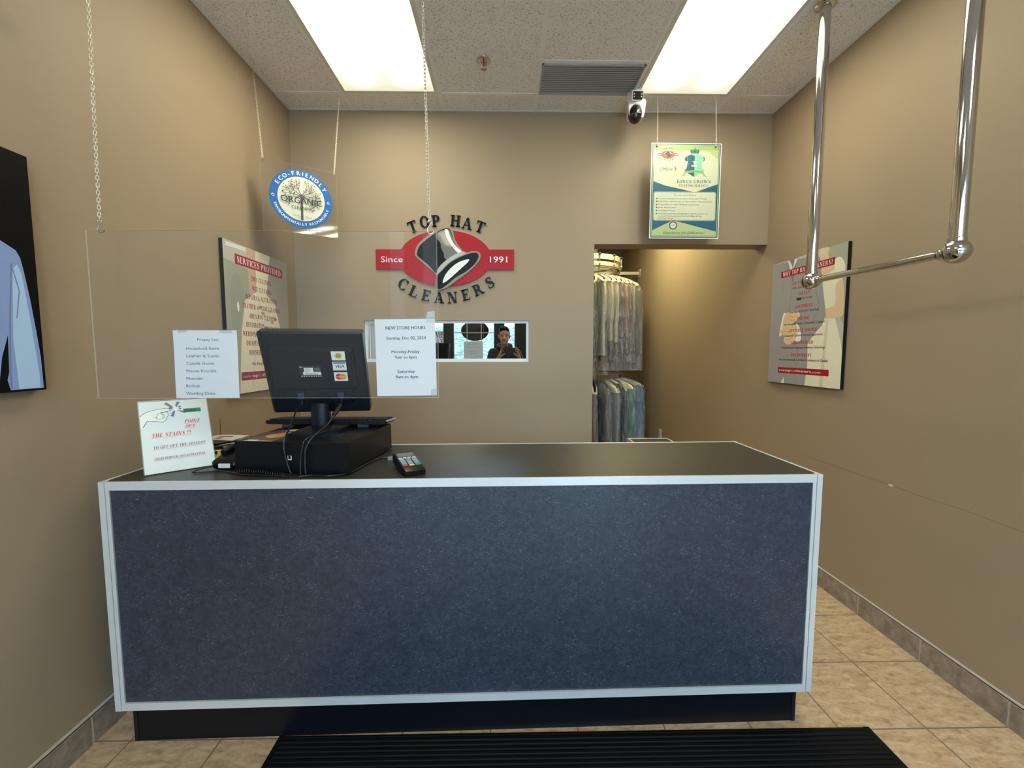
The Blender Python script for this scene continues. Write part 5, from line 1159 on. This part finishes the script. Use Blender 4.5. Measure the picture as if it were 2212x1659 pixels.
# ================================================================== CHROME GARMENT RAIL
A_, B_, ZR = Vector((1.501, 2.068, 1.706)), Vector((1.560, 1.457, 1.706)), 1.706
t = thing('garment_rail', 'polished chrome garment rail hanging from the ceiling on two posts, at right', 'rail', (1.53, 1.76, CZ))
dv = (B_-A_).normalized()
for q in (A_, B_):
    b = MB(); b.tube([(q.x, q.y, CZ-.001), (q.x, q.y, ZR+.03)], .0235, m_chrome, 32); po = part(b, 'post', t)
    b = MB(); b.lathe([(.0235, CZ-.012), (.045, CZ-.010), (.046, CZ-.001)], m_chrome, 32, c=(q.x, q.y, 0)); part(b, 'flange', t)
    b = MB(); b.ball((q.x, q.y, ZR), .041, m_chrome, 40, 24); b.lathe([(.0255, ZR+.030), (.0262, ZR+.038), (.0255, ZR+.046)], m_chrome, 32, c=(q.x, q.y, 0)); part(b, 'ball_joint', t)
    s_ = 1 if q is A_ else -1
    b = MB(); b.tube([q+dv*s_*.036, q+dv*s_*.040, q+dv*s_*.056, q+dv*s_*.058], [.019, .0195, .0185, .016], m_chrome, 28); part(b, 'collar', t)
b = MB(); b.tube([A_+dv*.05, B_-dv*.05], .0145, m_chrome, 28); part(b, 'crossbar', t)

# ================================================================== BACK ROOM
t = thing('side_table', 'low grey edged side counter with dark top just inside the passage', 'counter', (.99, 2.55, 0))
x0, x1, y0, y1, zt = .86, 1.145, 2.32, 2.915, .752
m_pale = M('pale_laminate', (.55, .54, .48), .4)
b = MB(); b.box(x0+.012, x1-.012, y0+.012, y1-.012, zt-.018, zt-.003, m_top); part(b, 'table_top', t)
b = MB(); b.box(x0, x1, y0, y0+.012, zt-.03, zt, m_pale); b.box(x0, x1, y1-.012, y1, zt-.03, zt, m_pale); b.box(x0, x0+.012, y0+.012, y1-.012, zt-.03, zt, m_pale); b.box(x1-.012, x1, y0+.012, y1-.012, zt-.03, zt, m_pale); part(b, 'edge_trim', t)
b = MB(); b.box(x0+.005, x1-.005, y0+.005, y1-.005, 0, zt-.03, m_pale); part(b, 'body', t)
b = MB(); b.rbox(XR-.006, XR, 4.845, 4.915, .335, .448, .006, m_white, axis='x'); tag(b.build('wall_outlet', origin=(XR, 4.88, .33)), 'white wall outlet plate low on the back room wall', 'outlet')
b = MB(); b.box(XR-.0065, XR-.006, 4.868, 4.892, .35, .43, m_grout); o = b.build('socket_insert'); ow = bpy.data.objects['wall_outlet']; o.parent = ow; o.data.transform(Matrix.Translation(-ow.location))
# conveyor
cc = Vector((1.02, 5.35, 0)); rc = .42; zb_ = 1.09
t = thing('garment_conveyor', 'cream oval overhead garment conveyor with a lower rail in the back room', 'conveyor', (0.4, 5.35, 0))
m_cr = M('cream_enamel', (.66, .62, .46), .35); m_st = M('dull_steel', (.35, .34, .30), .4, .8)
def loop(z, r, n=28, xl=-.9):
    return [(xl, cc.y-r, z)]+[(cc.x+r*cos(radians(-90+180*k/n)), cc.y+r*sin(radians(-90+180*k/n)), z) for k in range(n+1)]+[(xl, cc.y+r, z)]
def band(b, r, z0, z1, th, mat):
    o_, i_ = loop(0, r), loop(0, r-th); n = len(o_); vs = []
    for p, q in zip(o_, i_): vs += [(p[0], p[1], z0), (p[0], p[1], z1), (q[0], q[1], z1), (q[0], q[1], z0)]
    b.add(vs, [(i*4+k, (i+1)*4+k, (i+1)*4+(k+1) % 4, i*4+(k+1) % 4) for i in range(n-1) for k in range(4)], mat, False)
b = MB(); band(b, rc, 2.435, 2.495, .02, m_cr); part(b, 'upper_track', t)
b = MB(); band(b, rc-.015, 2.365, 2.412, .02, m_cr); part(b, 'lower_track', t)
b = MB(); band(b, rc-.005, 2.342, 2.354, .03, m_st); part(b, 'drive_chain', t)
b = MB(); band(b, rc-.02, 2.310, 2.322, .012, m_st); part(b, 'hanging_rail', t)
b = MB(); band(b, rc+.051, zb_, zb_+.012, .012, m_st); part(b, 'low_rail', t)
for an in (-80, -52, -24, 4, 32):
    c_, s_ = cos(radians(an)), sin(radians(an)); p = cc+Vector((c_*(rc+.012), s_*(rc+.012), 0)); q = cc+Vector((c_*(rc-.026), s_*(rc-.026), 0))
    b = MB(); b.tube([(q.x, q.y, 2.315), (p.x, p.y, 2.36), (p.x, p.y, 2.47), (p.x+.01*c_, p.y, 2.50)], .007, m_st, 8); b.ball((p.x, p.y, 2.49), .016, m_ink, 12, 8); b.ball((p.x, p.y, 2.385), .013, m_cr, 12, 8)
    b.tube([(q.x, q.y, 2.315), (q.x, q.y, zb_+.03), (cc.x+c_*(rc+.045), cc.y+s_*(rc+.045), zb_+.006)], .004, m_st, 6); part(b, 'carrier', t)
b = MB(); b.box(.78, .84, cc.y-.03, cc.y+.03, 2.44, CZ, m_cr); b.box(-.9, 1.02, cc.y-.04, cc.y+.04, 2.43, 2.49, m_cr); part(b, 'hanger_beam', t)
b = MB(); b.box(.78, .84, cc.y-.03, cc.y+.03, 0, 2.43, m_cr); part(b, 'post', t)
t2 = thing('wall_brace', 'cream square wall brace from the conveyor to the back room wall', 'brace', (XR, 5.80, 2.42))
b = MB(); b.box(1.32, XR-.006, 5.785, 5.815, 2.405, 2.445, m_cr); part(b, 'bar', t2)
b = MB(); b.box(XR-.008, XR, 5.75, 5.85, 2.375, 2.475, m_cr); part(b, 'wall_plate', t2)
b = MB(); b.box(.30, 1.30, 6.0, YE, 2.62, 2.975, m_cr); tag(b.build('bulkhead_box', origin=(.8, 6.4, 2.62)), 'cream boxed duct under the back room ceiling above the conveyor', 'duct')

def cloth(name, col, stripe=None):
    m, nt, bs, o = new_mat(name); v = coords(nt)
    n = noise(nt, coords(nt, (1, 1, .3)), 22, 3); c = mixc(nt, n, tuple(x*.8 for x in col), tuple(min(1, x*1.15) for x in col))
    if stripe:
        s = nt.nodes.new('ShaderNodeSeparateXYZ'); nt.links.new(v, s.inputs[0])
        f = math_(nt, 'GREATER_THAN', math_(nt, 'SINE', math_(nt, 'MULTIPLY', s.outputs[0], 420)), .5)
        c = mixc(nt, f, c, stripe)
    nt.links.new(c, bs.inputs['Base Color']); bs.inputs['Roughness'].default_value = .85; bs.inputs['Specular IOR Level'].default_value = .15
    bump(nt, noise(nt, coords(nt, (1, 1, .25)), 30, 3), bs, .5, .01); return m
m_cape = M('cream_shoulder_paper', (.80, .74, .52), .7); m_hang = M('hanger_wire', (.55, .52, .42), .3, .9)
def garment(an, ztop, L, mat, kind, label, group, cape=.13, tagp=False, bagL=.25, sleeve=True, hw_=.20, turn=0, rr=None):
    rr = rr or rc-.026; c_, s_ = cos(radians(an)), sin(radians(an)); hx, hy = cc.x+c_*rr, cc.y+s_*rr; an = turn
    t = thing(kind, label, 'garment', (hx, hy, ztop), radians(an), group)
    def top(x): ax = abs(x)/hw_; return -.015-.085*ax**1.3 - (.05 if ax > .97 else 0)
    def tf(x): return .022+.014*(x/hw_)          # thinner towards the crowded inner side
    rnd = random.Random(int(an*7+ztop*100)); ph = rnd.random()*6
    def mk(extra, length, mat_, zoff=0, n=26, m=14, fold=.007, flare=.02, w=hw_):
        b = MB()
        def f(u, v):
            a_ = 2*pi*u; x = cos(a_); y = sin(a_); ww = w*(.985 if v < .3 else 1)+extra+flare*v
            X = ww*max(-1, min(1, x*1.12)); zt_ = top(min(w, max(-w, X)))+zoff; Y = (tf(X*.9)+extra)*(y if abs(y) > .0 else y)*(1 if v > .02 else .5)
            z = zt_*(1-v)+(-length)*v if v > 0 else zt_
            Y += fold*sin(X*55+ph+v*3)*min(1, v*3)+fold*.5*sin(X*110+v*8)
            return (X, Y, z)
        b.grid(f, n, m, mat_); return b
    b = MB(); b.tube(curve([(0, 0, -.02), (0, 0, .018), (.006, 0, ztop*0+.030), (.0, 0, .052), (-.016, 0, .050), (-.020, 0, .034)], 5), .0022, m_hang, 6)
    b.tube([(-hw_*.92, 0, top(hw_*.92)+.004), (0, 0, -.012), (hw_*.92, 0, top(hw_*.92)+.004), (-hw_*.92, 0, top(hw_*.92)+.002)], .002, m_hang, 6); h = b.build('hanger'); h.parent = t
    o = mk(0, L, mat).build('cloth'); o.parent = t
    if sleeve:
        for sd in (-1, 1):
            b = MB(); b.tube(curve([(sd*hw_*.86, 0, -.10), (sd*(hw_-.004), .004, -.17), (sd*(hw_+.004), .008, -.34), (sd*(hw_-.002), .012, -.34-(L-.55 if L < .8 else .22))], 5), [.013+.006*min(1, k/4) for k in range(16)], mat, 10)
            q = b.build('sleeve'); q.parent = t
    if cape: mk(.014, cape, m_cape, .012, 26, 4, .003, .0).build('shoulder_cover').parent = t
    if tagp:
        b = MB(); b.rbox(-.03, .02, -.062, -.060, -.40, -.12, .004, m_sheet, axis='y')
        for z_, mt in ((-.15, kc[0]), (-.19, m_yel), (-.34, M('tag_pink', (.6, .2, .25), .5)), (-.38, m_yel)): b.box(-.022, .012, -.0635, -.0622, z_-.014, z_+.014, mt)
        q = b.build('care_tag'); q.parent = t
    bg_ = mk(.020, L+bagL, m_bag, .020, 30, 16, .012, .012, hw_+.014).build('plastic_bag'); bg_.parent = t; bg_['label'] = 'clear plastic bag'
    return t
ZU = 2.268; gu = 'bagged garments on the upper conveyor rail'; gl = 'bagged garments on the low conveyor rail'
white = cloth('shirt_white', (.62, .61, .57)); pale = cloth('shirt_pale_grey', (.42, .42, .42)); 
UP = [(-93, 1.00, cloth('jacket_charcoal', (.05, .05, .055), (.12, .12, .12)), 'bagged_jacket', 'bagged charcoal striped jacket, leftmost on the upper rail beside the passage edge'),
      (-79, .95, white, 'bagged_shirt', 'long bagged white shirt, first white one from the left on the upper rail'),
      (-66, .78, cloth('shirt_cream', (.60, .57, .48)), 'bagged_shirt', 'bagged off-white shirt just behind the long white shirt, upper rail'),
      (-53, .80, white, 'bagged_shirt', 'bagged white shirt next to the plum shirt, upper rail'),
      (-40, .74, cloth('shirt_plum', (.16, .12, .17)), 'bagged_shirt', 'bagged plum grey shirt left of the pink shirt, upper rail'),
      (-28, .70, cloth('shirt_pink', (.50, .20, .24)), 'bagged_shirt', 'bagged pink shirt in the middle of the upper rail'),
      (-16, .80, cloth('shirt_navy', (.07, .09, .17), (.25, .28, .36)), 'bagged_shirt', 'bagged navy striped shirt right of the pink shirt'),
      (-4, .82, pale, 'bagged_shirt', 'bagged pale grey shirt beside the charcoal jacket, upper rail'),
      (10, .92, cloth('jacket_grey', (.13, .125, .12), (.17, .165, .16)), 'bagged_jacket', 'bagged grey tweed jacket, rightmost on the upper rail')]
PU = [(-93, -90, .19), (-84, -74, .20), (-75, -66, .20), (-66, -60, .19), (-57, -56, .19), (-48, -50, .19), (-41, -46, .20), (-33, -38, .21), (-21, -5, .265)]
for (_, L, mt, kd, lb), (pa, ta, hw_) in zip(UP, PU): garment(pa, ZU, L, mt, kd, lb, gu, .11, False, .22, hw_=hw_, turn=ta)
LO = [(-90, .95, cloth('trousers_tan', (.26, .19, .15)), 'bagged_trousers', 'bagged tan brown trousers, leftmost on the low rail', .16, False),
      (-72, .90, cloth('shirt_plaid', (.16, .18, .24), (.30, .32, .36)), 'bagged_shirt', 'bagged blue grey striped shirt on the low rail beside the tan trousers', .0, False),
      (-54, .92, cloth('shirt_silver', (.34, .35, .40)), 'bagged_shirt', 'bagged silver grey shirt on the low rail with a white collar paper', .15, False),
      (-36, .92, cloth('trousers_navy', (.03, .04, .06)), 'bagged_trousers', 'bagged dark navy trousers on the low rail left of the teal garment', .05, False),
      (-18, .92, cloth('scrub_teal', (.10, .30, .29)), 'bagged_scrubs', 'bagged teal scrubs with a long paper tag on the low rail', .12, True),
      (4, .88, cloth('scrub_blue', (.16, .28, .55)), 'bagged_scrubs', 'bagged light blue scrub shirt, rightmost on the low rail', .10, False)]
PL = [(-92, -90), (-80, -74), (-69, -66), (-58, -60), (-44, -46), (-22, -2)]
for (_, L, mt, kd, lb, cp, tg), (pa, ta) in zip(LO, PL): garment(pa, zb_-.045, L, mt, kd, lb, gl, cp, tg, .08, kd != 'bagged_trousers', .22 if ta < -10 else .25, ta, rc+.045)

# ================================================================== PERSON TAKING THE PHOTOGRAPH (seen in the mirrored pane)
def limb(b, p, q, r0, r1, mat, seg=14):
    p, q = Vector(p), Vector(q); d = (q-p); L = d.length; d = d.normalized() if L > 1e-6 else Vector((0, 0, 1)); pts = []; rs = []
    for k in range(6): a_ = pi/2*k/6; pts.append(p-d*r0*cos(a_)); rs.append(max(r0*sin(a_), 1e-4))
    pts.append(p); rs.append(r0); pts.append(q); rs.append(r1)
    for k in range(5, -1, -1): a_ = pi/2*k/6; pts.append(q+d*r1*cos(a_)); rs.append(max(r1*sin(a_), 1e-4))
    b.tube(pts, rs, mat, seg)
def voxel(o, size, sm=4):
    m = o.modifiers.new('unify', 'REMESH'); m.mode = 'VOXEL'; m.voxel_size = size; m.use_smooth_shade = True
    s = o.modifiers.new('soften', 'SMOOTH'); s.iterations = sm; s.factor = .5
m_skin = M('skin', (.46, .27, .18), .5, var=.05, vscale=20); m_hood = M('black_hoodie', (.022, .021, .024), .85, bumpy=.2, bscale=300); m_hair = M('black_hair', (.010, .008, .007), .65, spec=.2); m_trs = M('dark_jeans', (.02, .025, .04), .85); m_shoe = M('dark_shoes', (.02, .02, .02), .5)
hx, hy = -.012, -.30
b = MB()
b.ball((hx, hy, 1.625), (.076, .094, .100), m_skin); b.ball((hx, hy+.030, 1.555), (.064, .070, .095), m_skin); limb(b, (hx, hy+.070, 1.487), (hx, hy+.060, 1.50), .026, .03, m_skin)
limb(b, (hx, hy+.098, 1.590), (hx, hy+.116, 1.553), .008, .014, m_skin); limb(b, (hx-.012, hy+.104, 1.550), (hx+.012, hy+.104, 1.550), .009, .009, m_skin)
for s in (-1, 1):
    limb(b, (hx+s*.078, hy, 1.595), (hx+s*.074, hy-.004, 1.560), .016, .010, m_skin); limb(b, (hx+s*.020, hy+.088, 1.605), (hx+s*.045, hy+.074, 1.607), .010, .009, m_skin); limb(b, (hx+s*.036, hy+.060, 1.556), (hx+s*.032, hy+.058, 1.525), .021, .018, m_skin)
limb(b, (hx-.016, hy+.084, 1.519), (hx+.016, hy+.084, 1.519), .010, .010, m_skin); limb(b, (hx-.012, hy+.083, 1.508), (hx+.012, hy+.083, 1.508), .010, .010, m_skin)
limb(b, (hx, hy-.02, 1.52), (hx, hy-.05, 1.38), .054, .060, m_skin)
limb(b, (hx, hy-.08, 1.33), (hx, hy-.08, 1.05), .085, .10, m_skin); limb(b, (hx, hy-.07, 1.05), (hx, hy-.07, .92), .12, .13, m_skin)
SH = {-1: (-.185, -.37, 1.345), 1: (.165, -.37, 1.345)}; EL = {-1: (-.255, -.29, 1.10), 1: (.285, -.29, 1.10)}; WR = {-1: (-.098, -.085, 1.262), 1: (.205, -.085, 1.262)}
for s in (-1, 1):
    limb(b, SH[s], (0, -.37, 1.33), .042, .050, m_skin); limb(b, SH[s], EL[s], .047, .038, m_skin); limb(b, EL[s], WR[s], .038, .025, m_skin)
    limb(b, (s*.09, -.37, .90), (s*.10, -.36, .50), .085, .055, m_skin); limb(b, (s*.10, -.36, .50), (s*.105, -.38, .09), .055, .037, m_skin); limb(b, (s*.105, -.38, .05), (s*.115, -.22, .035), .035, .028, m_skin)
def hand_(s, kx, off):
    W_ = Vector(WR[s]); K = Vector((kx, -.052, 1.352)); f = lambda x, y, z: Vector((kx+s*x, y, z))
    limb(b, W_, W_.lerp(K, .45), .024, .028, m_skin)
    for dx, kz in ((.010, 1.368), (.018, 1.350), (.022, 1.330), (.022, 1.312)): limb(b, W_.lerp(K, .3), f(dx, -.050, kz), .022, .012, m_skin)
    R_ = .0085
    ch = [[f(.010, -.050, 1.368), f(.006, -.036, 1.404), f(-.012, -.022, 1.426), f(-.034, -.012, 1.4275)],
          [f(.018, -.052, 1.350), f(.004, -.050, 1.388), f(-.020, -.040, 1.392), f(-.030, -.030, 1.380)],
          [f(.022, -.054, 1.330), f(.012, -.058, 1.362), f(-.014, -.050, 1.366), f(-.024, -.038, 1.354)],
          [f(.022, -.056, 1.312), f(.018, -.062, 1.338), f(-.004, -.056, 1.342), f(-.014, -.044, 1.332)]]
    for j, c in enumerate(ch):
        for i in range(3): limb(b, c[i], c[i+1], R_-.0006*i-.0004*j, R_-.0006*(i+1)-.0004*j, m_skin, 10)
    th = [W_.lerp(K, .35), f(-.012, -.045, 1.305), f(-.030, -.028, 1.322), f(-.046, -.014, 1.3325)]
    for i, (r0, r1) in enumerate(((.016, .012), (.012, .0105), (.0105, .009))): limb(b, th[i], th[i+1], r0, r1, m_skin, 10)
hand_(-1, -.052, 0); hand_(1, .172, 0)
body = b.build('person', origin=(0, -.36, 0)); voxel(body, .0042, 3)
tag(body, 'person in a dark hoodie photographing with a phone, seen only in the mirrored pane', 'person')
def wear(b, name, vox=None, sm=4):
    o = b.build(name); o.parent = body; o.data.transform(Matrix.Translation(-body.location))
    if vox: voxel(o, vox, sm)
    return o
b = MB(); b.ball((hx, hy-.012, 1.662), (.080, .096, .082), m_hair); b.ball((hx, hy-.055, 1.615), (.077, .060, .095), m_hair); b.ball((hx-.004, hy+.028, 1.700), (.070, .062, .044), m_hair)
for s in (-1, 1): limb(b, (hx+s*.073, hy+.012, 1.64), (hx+s*.072, hy+.014, 1.595), .013, .007, m_hair)
wear(b, 'hair', .006, 8)
b = MB()
for s in (-1, 1): limb(b, (hx+s*.016, hy+.097, 1.611), (hx+s*.048, hy+.080, 1.612), .0035, .003, m_hair, 8); limb(b, (hx+s*.018, hy+.0955, 1.586), (hx+s*.044, hy+.083, 1.585), .0022, .002, m_hair, 8)
wear(b, 'eyebrows_and_lashes')
b = MB(); b.T = Matrix.Translation((hx, hy+.0925, 1.5135)); b.ball((0, 0, 0), (.017, .0035, .0045), M('lips', (.36, .15, .12), .5), 16, 8); b.T = Matrix.Identity(4); wear(b, 'lips')
b = MB(); limb(b, (-.09, -.375, 1.28), (-.08, -.37, .92), .115, .115, m_hood); limb(b, (.07, -.375, 1.28), (.06, -.37, .92), .115, .115, m_hood); limb(b, (-.01, -.33, 1.25), (-.01, -.34, .95), .10, .11, m_hood); limb(b, (-.012, -.325, 1.375), (-.012, -.325, 1.28), .075, .10, m_hood)
for s in (-1, 1):
    limb(b, SH[s], (-.01, -.37, 1.37), .068, .075, m_hood); limb(b, SH[s], EL[s], .072, .058, m_hood); limb(b, EL[s], Vector(EL[s]).lerp(Vector(WR[s]), .86), .057, .040, m_hood)
prev = None
for k in range(13):
    a_ = 2*pi*k/12; p_ = (-.012+.098*cos(a_), -.335+.085*sin(a_), 1.435-.028*sin(a_)+.012*abs(cos(a_)))
    if prev: limb(b, prev, p_, .030, .030, m_hood)
    prev = p_
limb(b, (-.012, -.44, 1.44), (-.012, -.47, 1.36), .07, .06, m_hood)
wear(b, 'hoodie', .011)
b = MB()
for s in (-1, 1): limb(b, (s*.09, -.37, .93), (s*.10, -.36, .50), .105, .078, m_trs); limb(b, (s*.10, -.36, .50), (s*.105, -.38, .11), .078, .062, m_trs)
wear(b, 'trousers', .012)
for s in (-1, 1):
    b = MB(); limb(b, (s*.108, -.40, .055), (s*.122, -.20, .042), .048, .040, m_shoe); b.rbox(s*.115-.048, s*.115+.048, -.45, -.155, .002, .022, .02, m_shoe); wear(b, 'shoe', .008)
# phone
t = thing('mobile_phone', 'mobile phone in a brown case held up sideways by the person in the mirrored pane', 'phone', (.060, -.010, 1.342))
m_case = M('brown_phone_case', (.055, .030, .026), .5)
b = MB(); b.rbox(-.016, .136, -.0135, -.0045, 1.343, 1.418, .010, m_case, axis='y'); part(b, 'case', t)
b = MB(); b.rbox(-.013, .133, -.0141, -.0136, 1.346, 1.415, .008, m_blackv, axis='y'); part(b, 'screen', t)
b = MB()
for x_, z_ in ((.0, 1.3619), (.0, 1.388), (.024, 1.375)): b.lathe([(.001, -.0046), (.0105, -.0046), (.0105, -.0030), (.008, -.0028), (.001, -.0032)], m_camb, 20, c=(x_, 0, z_), axis='y')
part(b, 'lenses', t)
